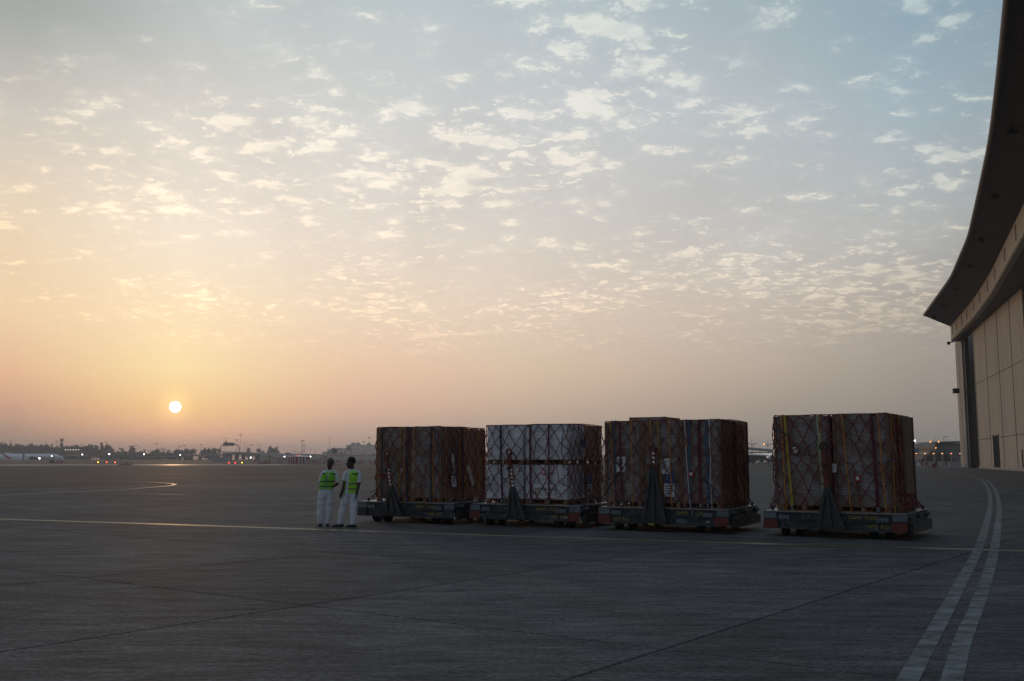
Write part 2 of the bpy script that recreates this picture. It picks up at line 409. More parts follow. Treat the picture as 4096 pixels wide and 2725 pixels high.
SLAB = mat('broom_finished_concrete', (.098, .095, .094), .84, var=.42, vscale=1.0, bump=.5, bscale=26, stretch=(.8, 2.6, 1), coord='World', rand=.14, spec=.15)
def slab_material(m):
    # stretched broom marks, fine grit and blotches in world space, turned along the apron's drag direction
    t = m.node_tree
    for n in t.nodes:
        if n.type == 'MAPPING': n.inputs['Rotation'].default_value = (0, 0, R(17))
    mul = [n for n in t.nodes if n.type == 'VECT_MATH'][0]
    geo = [n for n in t.nodes if n.type == 'NEW_GEOMETRY'][0]
    grit = t.nodes.new('ShaderNodeTexNoise'); grit.inputs['Scale'].default_value = 20; grit.inputs['Detail'].default_value = 5; grit.inputs['Roughness'].default_value = .75
    mp = t.nodes.new('ShaderNodeMapping'); mp.inputs['Rotation'].default_value = (0, 0, R(17)); mp.inputs['Scale'].default_value = (.7, 1.6, 1)
    t.links.new(geo.outputs['Position'], mp.inputs[0]); t.links.new(mp.outputs[0], grit.inputs[0])
    blot = t.nodes.new('ShaderNodeTexNoise'); blot.inputs['Scale'].default_value = .35; blot.inputs['Detail'].default_value = 4
    t.links.new(geo.outputs['Position'], blot.inputs[0])
    a = t.nodes.new('ShaderNodeMapRange'); a.inputs[1].default_value = .36; a.inputs[2].default_value = .64; a.inputs[3].default_value = .35; a.inputs[4].default_value = 1.65
    t.links.new(grit.outputs[0], a.inputs[0])
    c = t.nodes.new('ShaderNodeMapRange'); c.inputs[1].default_value = .3; c.inputs[2].default_value = .7; c.inputs[3].default_value = .78; c.inputs[4].default_value = 1.2
    t.links.new(blot.outputs[0], c.inputs[0])
    q = t.nodes.new('ShaderNodeMath'); q.operation = 'MULTIPLY'; t.links.new(a.outputs[0], q.inputs[0]); t.links.new(c.outputs[0], q.inputs[1])
    old = mul.inputs['Scale'].links[0].from_socket
    st = t.nodes.new('ShaderNodeTexNoise'); st.inputs['Scale'].default_value = 3.6; st.inputs['Detail'].default_value = 8; st.inputs['Roughness'].default_value = .7
    mp3 = t.nodes.new('ShaderNodeMapping'); mp3.inputs['Rotation'].default_value = (0, 0, R(19)); mp3.inputs['Scale'].default_value = (.5, 2.9, 1)
    t.links.new(geo.outputs['Position'], mp3.inputs[0]); t.links.new(mp3.outputs[0], st.inputs[0])
    s3 = t.nodes.new('ShaderNodeMapRange'); s3.inputs[1].default_value = .34; s3.inputs[2].default_value = .62; s3.inputs[3].default_value = .55; s3.inputs[4].default_value = 1.25; t.links.new(st.outputs[0], s3.inputs[0])
    sp_ = t.nodes.new('ShaderNodeTexVoronoi'); sp_.inputs['Scale'].default_value = 2.2; t.links.new(geo.outputs['Position'], sp_.inputs['Vector'])
    s4 = t.nodes.new('ShaderNodeMapRange'); s4.inputs[1].default_value = .03; s4.inputs[2].default_value = .06; s4.inputs[3].default_value = .35; s4.inputs[4].default_value = 1.0; t.links.new(sp_.outputs['Distance'], s4.inputs[0])
    q0 = t.nodes.new('ShaderNodeMath'); q0.operation = 'MULTIPLY'; t.links.new(s3.outputs[0], q0.inputs[0]); t.links.new(s4.outputs[0], q0.inputs[1])
    q5 = t.nodes.new('ShaderNodeMath'); q5.operation = 'MULTIPLY'; t.links.new(q.outputs[0], q5.inputs[0]); t.links.new(q0.outputs[0], q5.inputs[1]); q = q5
    q2 = t.nodes.new('ShaderNodeMath'); q2.operation = 'MULTIPLY'; t.links.new(q.outputs[0], q2.inputs[0]); t.links.new(old, q2.inputs[1]); t.links.new(q2.outputs[0], mul.inputs['Scale'])
slab_material(SLAB)
# slabs laid on the joint grid
dA, dB = Vector((.6018, .7986)), Vector((math.cos(R(-35.5)), math.sin(R(-35.5))))
nA, nB = Vector((.799, -.602)), Vector((.58, .814))
def cross(a, b):       # point with nA.p = a and nB.p = b
    det = nA.x * nB.y - nA.y * nB.x
    return Vector(((a * nB.y - b * nA.y) / det, (nA.x * b - nB.x * a) / det))
apron = empty('apron_paving', kind='structure')
ea = .012
c00, c10, c11, c01 = cross(ea, ea), cross(4.75 - ea, ea), cross(4.75 - ea, 5 - ea), cross(ea, 5 - ea)
be = .014
def slab_mesh():
    m = MB(); o = [c00, c10, c11, c01]; cen = sum(o, Vector((0, 0))) / 4
    top = [p + (cen - p).normalized() * be for p in o]
    vs = [(p.x, p.y, -.2) for p in o] + [(p.x, p.y, -.008) for p in o] + [(p.x, p.y, 0) for p in top]
    fs = [(8, 9, 10, 11)] + [(4 + i, 4 + (i + 1) % 4, 8 + (i + 1) % 4, 8 + i) for i in range(4)] + [(i, (i + 1) % 4, 4 + (i + 1) % 4, 4 + i) for i in range(4)]
    m.add(vs, fs); return m.mesh('slab', SLAB)
SM = slab_mesh()
SLABLIM = 58
for i in range(-16, 16):
    for j in range(-2, 18):
        a = -9.33 + 4.75 * i; b = 8.5 + 5 * j
        if a < -59.2: continue
        p = cross(a, b); c = cross(a + 2.4, b + 2.5)
        if c.y < 1.0 or c.y > SLABLIM: continue
        if abs(c.x) > c.y * .56 + 6: continue
        link('slab', SM, apron, (p.x, p.y, random.uniform(-.0004, .0004)))
# paint
def paint_mat(name, col, wear, rough=.45):
    m = mat(name, col, rough, var=.2, vscale=3, coord='World', spec=.5)
    t = m.node_tree; b = t.nodes['Principled BSDF']; geo = [n for n in t.nodes if n.type == 'NEW_GEOMETRY'][0]
    mp = t.nodes.new('ShaderNodeMapping'); mp.inputs['Rotation'].default_value = (0, 0, R(17)); mp.inputs['Scale'].default_value = (.9, 1.6, 1); t.links.new(geo.outputs['Position'], mp.inputs[0])
    n = t.nodes.new('ShaderNodeTexNoise'); n.inputs['Scale'].default_value = 3.0; n.inputs['Detail'].default_value = 8; n.inputs['Roughness'].default_value = .7; t.links.new(mp.outputs[0], n.inputs[0])
    r = t.nodes.new('ShaderNodeMapRange'); r.inputs[1].default_value = wear; r.inputs[2].default_value = wear + .12; t.links.new(n.outputs[0], r.inputs[0])
    mx = t.nodes.new('ShaderNodeMix'); mx.data_type = 'RGBA'; old = b.inputs['Base Color'].links[0].from_socket
    t.links.new(r.outputs[0], mx.inputs[0]); mx.inputs[7].default_value = (.05, .052, .055, 1); t.links.new(old, mx.inputs[6]); t.links.new(mx.outputs[2], b.inputs['Base Color'])
    return m
YPAINT = paint_mat('worn_yellow_road_paint', (.19, .115, .03), .57, .56)
YPAINT.node_tree.nodes['Principled BSDF'].inputs['Specular IOR Level'].default_value = 1.0
WPAINT = paint_mat('worn_white_road_paint', (.19, .22, .225), .43, .75)
for n_ in WPAINT.node_tree.nodes:
    if n_.type == 'TEX_NOISE' and abs(n_.inputs['Scale'].default_value - 3.0) < .01 and n_.inputs['Detail'].default_value > 7: n_.inputs['Scale'].default_value = 2.4
    if n_.type == 'MAP_RANGE' and n_.inputs[1].default_value > .42: n_.inputs[2].default_value = .60
DPAINT = mat('black_outline_paint', (.028, .028, .03), .6, coord='World')
def strip(name, pts, w, z, m, off=0.0, dense=1.0, **k):
    P2 = [Vector(p[:2]) for p in pts]
    # resample (Catmull-Rom)
    q = []
    for i in range(len(P2) - 1):
        p0, p1, p2, p3 = P2[max(i - 1, 0)], P2[i], P2[i + 1], P2[min(i + 2, len(P2) - 1)]
        n = max(2, int((p2 - p1).length / dense)) if len(P2) > 2 else 8
        for s_ in range(min(n, 14)):
            t = s_ / min(n, 14)
            q.append(.5 * ((2 * p1) + (p2 - p0) * t + (2 * p0 - 5 * p1 + 4 * p2 - p3) * t * t + (3 * p1 - p0 - 3 * p2 + p3) * t ** 3))
    q.append(P2[-1])
    vs = []
    for i, p in enumerate(q):
        t = (q[min(i + 1, len(q) - 1)] - q[max(i - 1, 0)]).normalized(); n = Vector((-t.y, t.x))
        vs += [(p.x + n.x * (off - w / 2), p.y + n.y * (off - w / 2), z), (p.x + n.x * (off + w / 2), p.y + n.y * (off + w / 2), z)]
    fs = [(2 * i, 2 * i + 2, 2 * i + 3, 2 * i + 1) for i in range(len(q) - 1)]
    return MB().add(vs, [f[::-1] for f in fs]).build(name, m, kind='structure', **k)
def px(*l): return [at(x, y) for x, y in l]
yl = px((-500, 2062), (0, 2077.5), (576, 2095), (1400, 2123.5), (2400, 2156), (2980, 2172), (4096, 2204), (4600, 2218))
ydir = (yl[-1] - yl[0]).normalized()
strip('yellow_line', [yl[0], yl[2], yl[4], yl[6], yl[7]], .27, .0025, YPAINT)
strip('black_line_border', [yl[0], yl[2], yl[4], yl[6], yl[7]], .46, .0015, DPAINT)
Z = lambda x, y: (3500 + x * .558, 1850 + y * .558)
Lp = [Z(232 - 120, 1568 + 260), Z(232, 1568), Z(407, 1250), Z(565, 960), Z(738, 625), Z(790, 470), Z(824, 320), Z(820, 215), Z(785, 150), Z(735, 115), Z(640, 88), Z(540, 72), Z(430, 60)]
Rp = [Z(550 - 60, 1568 + 260), Z(550, 1568), Z(640, 1250), Z(742, 1000), Z(832, 720), Z(876, 500), Z(890, 320), Z(866, 205), Z(825, 150), Z(775, 118), Z(700, 95), Z(600, 77), Z(480, 62)]
strip('white_stripe', px(*Lp), .165, .0035, WPAINT, dense=.4)
strip('white_stripe', px(*Rp), .165, .0035, WPAINT, dense=.4)
C = lambda x, y: (x * .594, 1850 + y * .594)
strip('curved_taxi_line', px(C(-60, 229), C(0, 223), C(500, 198), C(850, 181), C(1050, 166), C(1150, 157), C(1176, 150), C(1150, 142), C(1050, 135), C(850, 128), C(500, 123), C(200, 120), C(-60, 121)), .3, .0045, YPAINT, dense=3)
strip('taxi_line', px(C(-60, 126), C(0, 124), C(600, 111), C(1400, 102), C(2100, 94), (1700, 1902), (2400, 1893), (3050, 1888)), .3, .006, YPAINT)
strip('taxi_line', px(C(-60, 90), C(600, 82), C(1400, 73), C(2350, 62)), .35, .0045, YPAINT)
strip('taxi_line', px(C(1500, 100), C(1900, 107), C(2300, 110)), .25, .0078, YPAINT)
strip('expansion_dash', px(C(960, 211), C(1245, 219)), .12, .0045, YPAINT)
strip('expansion_dash', px(C(1815, 232), C(1940, 236)), .1, .0045, YPAINT)
strip('expansion_dash', px(C(250, 191), C(360, 194)), .12, .0045, YPAINT)
strip('expansion_dash', px(C(2085, 240), C(2160, 242)), .1, .0045, YPAINT)
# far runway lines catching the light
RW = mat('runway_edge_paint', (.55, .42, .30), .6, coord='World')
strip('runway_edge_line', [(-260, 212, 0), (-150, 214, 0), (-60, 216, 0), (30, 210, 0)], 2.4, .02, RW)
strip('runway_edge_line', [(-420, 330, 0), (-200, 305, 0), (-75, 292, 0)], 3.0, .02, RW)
PW = mat('smooth_taxiway_asphalt', (.12, .12, .13), .5, coord='World', var=.15, vscale=.1)
strip('taxiway', [(-190, 265, 0), (-140, 262, 0), (-80, 262, 0), (-58, 262, 0)], 34, .012, PW)
strip('pale_concrete_patch', [(-180, 236, 0), (-128, 240, 0), (-100, 246, 0)], 22, .02, CONC)
for k in range(9):
    x = -118 + k * 5.2
    strip('hold_dash', [(x - 62, 330, 0), (x - 59, 330, 0)], .9, .025, WHP)

# ------------------------------------------------------------------ hangar on the right
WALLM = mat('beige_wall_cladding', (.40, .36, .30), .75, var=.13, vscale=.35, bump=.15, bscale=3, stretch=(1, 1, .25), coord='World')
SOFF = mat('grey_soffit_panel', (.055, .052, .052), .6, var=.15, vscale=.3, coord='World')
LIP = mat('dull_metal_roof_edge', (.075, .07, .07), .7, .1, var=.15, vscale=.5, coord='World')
PILG = mat('blue_grey_cladding', (.11, .14, .17), .6, var=.15, vscale=.5, coord='World')
DARKR = mat('dark_recess', (.012, .013, .015), .8)
hang = empty('hangar', (70, 140, 0), 0, 'huge beige aircraft hangar with a curved dark roof overhang at the right edge', 'hangar')
def rel(p): return (p[0] - 70, p[1] - 140, p[2] if len(p) > 2 else 0)
wd = Vector((.3048, .9524)); wn = Vector((-.9524, .3048))       # along the wall away from the camera / out of the wall
w0 = Vector((66.6, 129.5))
def wall(s, o=0.0): return w0 + wd * s + wn * o                   # s metres along, o metres out
S_END = 51.5
def wbox(mb, s0, s1, o0, o1, z0, z1):
    q = [wall(s0, o0), wall(s1, o0), wall(s1, o1), wall(s0, o1)]
    mb.hexa([rel((p.x, p.y, z0)) for p in q] + [rel((p.x, p.y, z1)) for p in q])
SHADEM = mat('opening_shade_blue', (.016, .024, .028), .95, spec=.05)  # shade of the door recess put into the colour; vent slots share it
# joints measured along the wall
js = []
for xpx in (3920.5, 3967, 4017.5, 4071, 4128):
    k = (xpx - PCX) / FPX * math.cos(TILT)
    # X = k*Y on the wall
    t_ = (k * w0.y - w0.x) / (wd.x - k * wd.y); js.append(t_)
js = sorted(js)
bays = [-64, -52, -40, -28] + [js[0] - 12.6 if js[0] > -15.4 else js[0]] + js[1:] if False else [-66, -54, -42, -30, -18] + [j for j in js if j > -12] + [S_END - 6.5]
for a, b in zip(bays[:-1], bays[1:]):
    for z0, z1 in ((0.35, 4.82), (4.9, 14.36), (14.44, 26.5)):
        mb = MB(); off = 0.0 if b > -1 else -.25
        wbox(mb, a + .27, b - .27, -.3 + off, off, z0, z1); mb.build('wall_panel', WALLM, hang)
mb = MB(); wbox(mb, -66, S_END - 6, -1.2, -.34, 0, 26.5); mb.build('wall_backing', DARKR, hang)
mb = MB(); wbox(mb, -66, S_END - 6.4, -.32, .12, 0, .35); mb.build('plinth', CONC, hang)
mb = MB(); wbox(mb, js[1] - 4.2, js[1] - .8, -.2, .3, 0, 26.4); 
dz_ = Vector
def s_of(xpx):
    k = (xpx - PCX) / FPX * math.cos(TILT); return (k * w0.y - w0.x) / (wd.x - k * wd.y)
mb = MB(); a_, b_ = s_of(3999), s_of(3979); wbox(mb, min(a_, b_), max(a_, b_), -.02, .06, .35, 5.2); dr = mb.build('door', SHADEM, hang)  # flat dark panel painted as the shaded reveal of the doorway
for u0, u1 in ((min(a_, b_) - .2, min(a_, b_)), (max(a_, b_), max(a_, b_) + .2)):
    mb = MB(); wbox(mb, u0, u1, -.02, .12, .35, 5.35); mb.build('door_frame', DARKR, dr)
for xp, zt in ((3896, 2.7), (4091, 2.9)):
    mb = MB(); s = s_of(xp); wbox(mb, s - .35, s + .35, -.01, .05, .5, zt); mb.build('vent_slot', SHADEM, hang)
# end pillar
g0, g1, g2, g3 = s_of(3883), s_of(3877.5), s_of(3862), s_of(3851)
mb = MB(); wbox(mb, g0, g1, -.6, .05, 0, 26.4); mb.build('wall_gap', DARKR, hang)
for z0, z1 in ((0, 5.6), (5.65, 13.1), (13.15, 20.4), (20.45, 26.4)):
    mb = MB(); wbox(mb, g1, g2 - .02, -.5, .3, z0, z1); mb.build('pillar_panel', PILG, hang)
    mb = MB(); wbox(mb, g2, g3, -6, .34, z0, z1); mb.build('end_panel', WALLM, hang)
mb = MB(); wbox(mb, g1, g3, -60.0, -6.05, 0, 26.4); mb.build('end_wall', WALLM, hang)
# fascia and overhang follow a curve in plan
def interp(tab, y):
    tab = sorted(tab)
    if y <= tab[0][0]: (a, b), (c, d) = tab[0], tab[1]
    elif y >= tab[-1][0]: (a, b), (c, d) = tab[-2], tab[-1]
    else:
        for i in range(len(tab) - 1):
            if tab[i][0] <= y <= tab[i + 1][0]: (a, b), (c, d) = tab[i], tab[i + 1]; break
    return b + (d - b) * (y - a) / (c - a)
LIPX = [(8, 7.2), (30, 17.4), (54, 28.4), (66.8, 34.1), (79.6, 39.7), (95, 46), (116, 54.5), (144, 64.6), (182, 76.3)]
FASX = [(8, 12.8), (40, 27.4), (70, 40.0), (96, 50.5), (134, 65.2), (157, 73.4), (188, 83.5)]
def smooth_tab(tab, y):
    return (interp(tab, y - 4) + interp(tab, y) * 2 + interp(tab, y + 4)) / 4
Ys = [8 + i * (188 - 8) / 60 for i in range(61)]
def fas(y): return Vector((smooth_tab(FASX, y), y))
def lip(y): yy = 8 + (y - 8) * (182 - 8) / (188 - 8); return Vector((smooth_tab(LIPX, yy), yy))
ZF0, ZF1, ZL = 23.7, 26.65, 27.75
# fascia in bays with dark slots between
SPAN = 6
for i in range(0, 60, SPAN):
    mb = MB(); seg = Ys[i:i + SPAN + 1]
    for k in range(len(seg) - 1):
        a, b = fas(seg[k]), fas(seg[k + 1])
        if k == 0: a = a + (b - a) * .04
        nrm = Vector((b.y - a.y, -(b.x - a.x))).normalized() * .6
        q = [a, b, b + nrm, a + nrm]
        mb.hexa([rel((p.x, p.y, ZF0)) for p in q][::-1] + [rel((p.x + .0, p.y, ZF1)) for p in q][::-1])
    mb.build('fascia_panel', WALLM, hang)
y = 187.0; k = 0
for y in (184.5, 178, 170.5, 163.5, 154.5, 146, 136, 126.5, 114, 103, 92, 80, 68, 56):
    a = fas(y); b = fas(y + .9); t = (b - a).normalized(); n = Vector((-t.y, t.x))
    mb = MB(); q = [a + n * .02, b + n * .02, b - n * .1, a - n * .1]
    mb.hexa([rel((p.x, p.y, ZF0 + .95)) for p in q] + [rel((p.x, p.y, ZF1 - .35)) for p in q]); mb.build('drain_slot', DARKR, hang)
# underside of the fascia down to the wall
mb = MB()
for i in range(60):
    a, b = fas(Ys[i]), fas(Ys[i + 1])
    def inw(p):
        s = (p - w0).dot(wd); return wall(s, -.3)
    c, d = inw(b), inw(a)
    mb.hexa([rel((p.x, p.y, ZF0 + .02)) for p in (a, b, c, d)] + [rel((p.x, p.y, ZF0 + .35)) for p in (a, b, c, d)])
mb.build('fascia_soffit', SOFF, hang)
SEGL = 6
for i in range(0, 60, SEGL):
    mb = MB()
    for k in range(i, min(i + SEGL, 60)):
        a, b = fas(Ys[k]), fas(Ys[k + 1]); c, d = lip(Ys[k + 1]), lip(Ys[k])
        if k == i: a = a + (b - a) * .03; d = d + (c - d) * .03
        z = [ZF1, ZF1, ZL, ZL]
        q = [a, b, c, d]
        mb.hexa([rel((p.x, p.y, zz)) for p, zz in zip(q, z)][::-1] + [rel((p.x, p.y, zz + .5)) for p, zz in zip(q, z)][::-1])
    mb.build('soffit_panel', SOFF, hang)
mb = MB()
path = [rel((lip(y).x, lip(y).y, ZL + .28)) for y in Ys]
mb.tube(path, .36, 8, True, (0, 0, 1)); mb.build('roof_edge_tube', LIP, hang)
mb = MB()
mb.tube([rel((lip(y).x + .9, lip(y).y - .2, ZL - .10)) for y in Ys], .12, 6); mb.build('gutter', LIP, hang)
# roof above and volume behind
mb = MB()
for i in range(60):
    a, b = lip(Ys[i]), lip(Ys[i + 1]); c, d = b + Vector((75, -24)), a + Vector((75, -24))
    q = [a, b, c, d]; z = [ZL + .55, ZL + .55, ZL + 9, ZL + 9]
    mb.add([rel((p.x, p.y, zz)) for p, zz in zip(q, z)], [(0, 1, 2, 3)])
mb.build('roof', LIP, hang)
FL = mat('floodlight_housing', (.012, .012, .013), .9, spec=.1)
for y in (183.0, 170, 152, 133, 117, 97, 77, 58, 42):
    f_, l_ = fas(y), lip(y); p = f_.lerp(l_, .72) if y < 182 else f_.lerp(l_, .8); zz = ZF1 + (ZL - ZF1) * .72
    mb = MB(); c = rel((p.x, p.y, zz))
    mb.box(c[0] - .38, c[0] + .38, c[1] - .3, c[1] + .3, c[2] - .5, c[2] - .22); mb.box(c[0] - .1, c[0] + .1, c[1] - .1, c[1] + .1, c[2] - .22, c[2] + .02)
    mb.build('soffit_floodlight', FL, hang)
mb = MB(); p = far(3795, 1373, 188); mb.sphere(rel(p), .35, 8, 6); mb.tube([rel(p), rel((p.x + 2, p.y, p.z + .6))], .08, 5); mb.build('camera', FL, hang)
mb = MB(); p = far(3826, 1561, 185); mb.box(*[v for c in rel(p) for v in (c - .6, c + .3)]); mb.build('wall_lamp', FL, hang)
# ------------------------------------------------------------------ background, left and middle
def zpx(x0, y0, s): return lambda x, y: (x0 + x / s, y0 + y / s)
def lam(name, col, s): return mat(name, (.5, .5, .5), emit=col, estr=s)
BARK = mat('bark', (.06, .045, .035), .9)
LEAF = [mat('foliage', (.052, .060, .030), .8, var=.45, vscale=.6), mat('foliage_dusty', (.066, .062, .038), .8, var=.45, vscale=.6)]
# crowns: a few kinds, shared by many trees
def crown_mesh(kind, seed):
    r = random.Random(seed); mb = MB(); lobes = []
    if kind == 'tall':
        for i in range(9): lobes.append((r.uniform(-.16, .16), r.uniform(-.16, .16), .32 + .6 * i / 8 + r.uniform(-.03, .03), r.uniform(.09, .17)))
    elif kind == 'round':
        for i in range(12): 
            a = r.uniform(0, 6.28); d = r.uniform(.05, .33); lobes.append((d * math.cos(a), d * math.sin(a), r.uniform(.38, .86), r.uniform(.11, .2)))
    elif kind == 'bush':
        for i in range(10):
            a = r.uniform(0, 6.28); d = r.uniform(0, .6); lobes.append((d * math.cos(a), d * math.sin(a), r.uniform(.15, .75), r.uniform(.16, .28)))
    else:
        for i in range(7):
            a = r.uniform(0, 6.28); d = r.uniform(.0, .25); lobes.append((d * math.cos(a), d * math.sin(a), r.uniform(.45, .9), r.uniform(.08, .14)))
    for (x, y, z, q) in lobes:
        for _ in range(int(90 * (q / .15) ** 2)):
            v = Vector((r.gauss(0, 1), r.gauss(0, 1), r.gauss(0, 1))).normalized() * q * r.uniform(.35, 1.12)
            c = Vector((x, y, z)) + Vector((v.x, v.y, v.z * .85)); s = r.uniform(.016, .036)
            u = Vector((r.gauss(0, 1), r.gauss(0, 1), r.gauss(0, 1))).normalized() * s; w = u.orthogonal().normalized() * s * r.uniform(.5, 1)
            mb.add([c - u - w, c + u - w, c + u + w, c - u + w], [(0, 1, 2, 3)])
    return mb, lobes
CR = []
for kd, sd_ in (('tall', 1), ('tall', 2), ('round', 3), ('round', 4), ('thin', 5), ('round', 6), ('bush', 7), ('bush', 8)):
    mb, lobes = crown_mesh(kd, sd_)
    tr = MB(); tr.tube([(0, 0, 0), (.01, 0, .3), (0, .01, .55)], [.022, .016, .009], 6)
    for l in lobes[:6]: tr.tube([(0, 0, .28), (l[0] * .6, l[1] * .6, (.28 + l[2]) / 2), l[:3]], [.010, .007, .004], 4)
    CR.append((kd, mb.mesh('crown', LEAF[sd_ % 2]), tr.mesh('trunk', BARK)))
G0 = -3.2
def tree(x, ytop, Y, k, wid=1.0, base=G0, label=None, group='trees along the far edge of the airfield', cat='tree', name='tree'):
    p = far(x, ytop, Y); h = (p.z - base) / .96
    e = empty(name, (p.x, Y, base), random.uniform(0, 6), label, cat, group); e.scale = (h * wid, h * wid, h)
    link('crown', CR[k][1], e); link('trunk', CR[k][2], e); return e
TR = [(-6, 1776, 5), (5, 1774, 2), (18, 1775, 0), (33, 1777, 3), (43, 1778, 1), (60, 1777, 2), (72, 1784, 5), (81, 1779, 3), (92, 1783, 0), (101, 1781, 5), (112, 1778, 3), (125, 1776, 2), (137, 1781, 3),
      (148, 1783, 5), (160, 1782, 2), (170, 1780, 3), (177, 1777, 5), (187, 1784, 0), (218, 1784, 4), (226, 1785, 0), (237, 1789, 4), (253, 1780, 2), (263, 1785, 4), (277, 1782, 5), (290, 1781, 3),
      (305, 1782, 2), (316, 1784, 0), (328, 1782, 5), (342, 1788, 4), (353, 1779, 2), (367, 1781, 0), (377, 1784, 1), (388, 1781, 0), (400, 1784, 1), (423, 1786, 3), (431, 1779, 2), (441, 1792, 5)]
LOOK = {2: 'broad dense', 3: 'round loose', 5: 'wide ragged', 0: 'tall narrow', 1: 'tall ragged', 4: 'thin open'}
for i, (x, y, k) in enumerate(TR):
    tree(x, y, 1120 + (i * 37 % 90), k, random.uniform(.62, .9) if k in (2, 3, 5) else random.uniform(.55, .8), label=f'{LOOK[k]} tree in the dense row behind the white airliner, {ordw(i)} from the left')
T2 = [(475, 1806, 4), (488, 1789, 4), (503, 1805, 3), (517, 1810, 5), (527, 1785, 0), (533, 1789, 1), (556, 1810, 5), (576, 1811, 3), (604, 1811, 5), (618, 1803, 3), (630, 1796, 2), (638, 1806, 5), (652, 1812, 3), (672, 1807, 0), (687, 1809, 3)]
for i, (x, y, k) in enumerate(T2):
    tree(x, y, 1150 + (i * 53 % 90), k, random.uniform(.7, 1.0), label=f'small scattered {LOOK[k]} tree below the sun, {ordw(i)} from the left', group='scattered trees below the sun')
T3 = [(712, 1798, 3), (735, 1799, 5), (750, 1795, 2), (768, 1795, 3), (820, 1793, 0), (832, 1794, 2), (844, 1797, 3), (851, 1792, 0), (862, 1797, 1), (871, 1795, 0), (997, 1792, 0), (1040, 1793, 4), (1050, 1801, 4), (1086, 1786, 2), (1099, 1793, 0), (1112, 1802, 3)]
for i, (x, y, k) in enumerate(T3):
    w = 'behind the motorway bridge' if x > 900 else 'left of the bridge sign gantry'
    tree(x, y, 1190 + (i * 29 % 60), k, random.uniform(.7, 1.0), label=f'dark {LOOK[k]} tree {w}, {ordw(i if x < 900 else i - 10)} from the left there', group='trees around the motorway bridge')
# low scrub that reads as one mass
mb = MB(); r = random.Random(5)
for _ in range(9000):
    x = r.uniform(-40, 720); Y = r.uniform(1060, 1180); top = (1800 + 14 * min(1, max(0, (x - 380) / 100))) + 5 * math.sin(x * .13) + 4 * math.sin(x * .41) + r.uniform(0, 26)
    c = far(x, min(top, 1840), Y); s = r.uniform(.4, .9)
    u = Vector((r.gauss(0, 1), r.gauss(0, 1), r.gauss(0, 1))).normalized() * s; w = u.orthogonal().normalized() * s
    mb.add([c - u - w, c + u - w, c + u + w, c - u + w], [(0, 1, 2, 3)])
mb.build('scrub', LEAF[1], kind='stuff')
mb = MB()
for _ in range(6000):
    x = r.uniform(1500, 3700); Y = r.uniform(1400, 1550); top = 1822 + 3 * math.sin(x * .021) + 2.5 * math.sin(x * .083) + 1.5 * math.sin(x * .31) + r.uniform(0, 14)
    c = far(x, min(top, 1834), Y); q_ = r.uniform(.6, 1.2)
    u = Vector((r.gauss(0, 1), r.gauss(0, 1), r.gauss(0, 1))).normalized() * q_; w = u.orthogonal().normalized() * q_
    mb.add([c - u - w, c + u - w, c + u + w, c - u + w], [(0, 1, 2, 3)])
mb.build('distant_treeline', LEAF[1], kind='stuff')

# masts and lamp posts
MAST = mat('mast_steel', (.16, .13, .12), .5, .3, var=.1)
def mast(x, yt, Y, kind, base=G0, th=.22, col=MAST, **k):
    p = far(x, yt, Y); h = p.z - base
    e = empty(k.pop('name', 'lamp_mast'), (p.x, Y, base), 0, **k)
    MB().tube([(0, 0, 0), (0, 0, h)], [th, th * .5], 6).build('pole', col, e)
    if kind == 'T': MB().box(-1.6, 1.6, -.5, .5, h - .25, h + .3).build('lamp_crown', col, e)
    elif kind == 'Y':
        for s in (-1, 1): MB().tube([(0, 0, h - 1.2), (s * 1.6, 0, h), (s * 3.2, 0, h + .1)], [.12, .1, .16], 5).build('lamp_arm', col, e)
    elif kind == 'YY':
        for s in (-1, 1): MB().tube([(0, 0, h - 2.0), (s * 4, 0, h - .3), (s * 7.5, 0, h)], [.14, .12, .2], 5).build('lamp_arm', col, e)
    elif kind == 'H': MB().tube([(0, 0, h), (.9, 0, h + .25), (2.0, 0, h + .1)], [.1, .1, .17], 5).build('lamp_arm', col, e)
    return e
MS = [(12, 1771, 'T'), (42, 1764, 'T'), (185, 1774, 'T'), (227, 1766, 'T'), (327, 1778, 'T'), (359, 1778, 'T'), (425, 1768, 'T'), (518, 1785, 'T'), (544, 1780, 'T'), (557, 1792, 'H'), (626, 1774, 'T'),
      (593, 1803, 'H'), (602, 1800, 'YY'), (640, 1799, 'YY'), (653, 1799, 'YY'), (694, 1801, 'YY'), (703, 1794, 'H'), (719, 1786, 'T'), (737, 1782, 'T'), (788, 1802, 'T'), (804, 1778, 'T'), (902, 1752, 'Y'), (947, 1760, 'T'), (962, 1738, 'T'), (978, 1770, 'Y'),
      (986, 1782, 'H'), (1006, 1780, 'T'), (1025, 1792, 'H'), (1035, 1775, 'Y'), (1040, 1786, 'H'), (1109, 1789, 'T'), (1148, 1803, 'H'), (1179, 1801, 'H'), (1195, 1805, 'YY'), (1208, 1763, 'T'), (1211, 1764, 'T'), (1217, 1782, 'T'), (1221, 1793, 'H'),
      (1243, 1794, 'H'), (1259, 1802, 'H'), (1318, 1745, 'H'), (1455, 1768, 'T'), (1463, 1793, 'H'), (1477, 1750, 'T')]
KN = {'T': 'flat crown', 'Y': 'two short raised arms', 'YY': 'two long spreading arms', 'H': 'a single arm'}
cnt = {}
for i, (x, y, k) in enumerate(MS):
    cnt[k] = cnt.get(k, -1) + 1
    mast(x, y, 1080 + (i * 41 % 120) if x < 880 else 1000 + (i * 31 % 60), k, label=f'slim far lamp mast with {KN[k]}, {ordw(cnt[k])} such mast from the left', cat='lamp mast', group='lamp masts on the skyline')
DK = mat('dark_mast', (.045, .042, .042), .6)
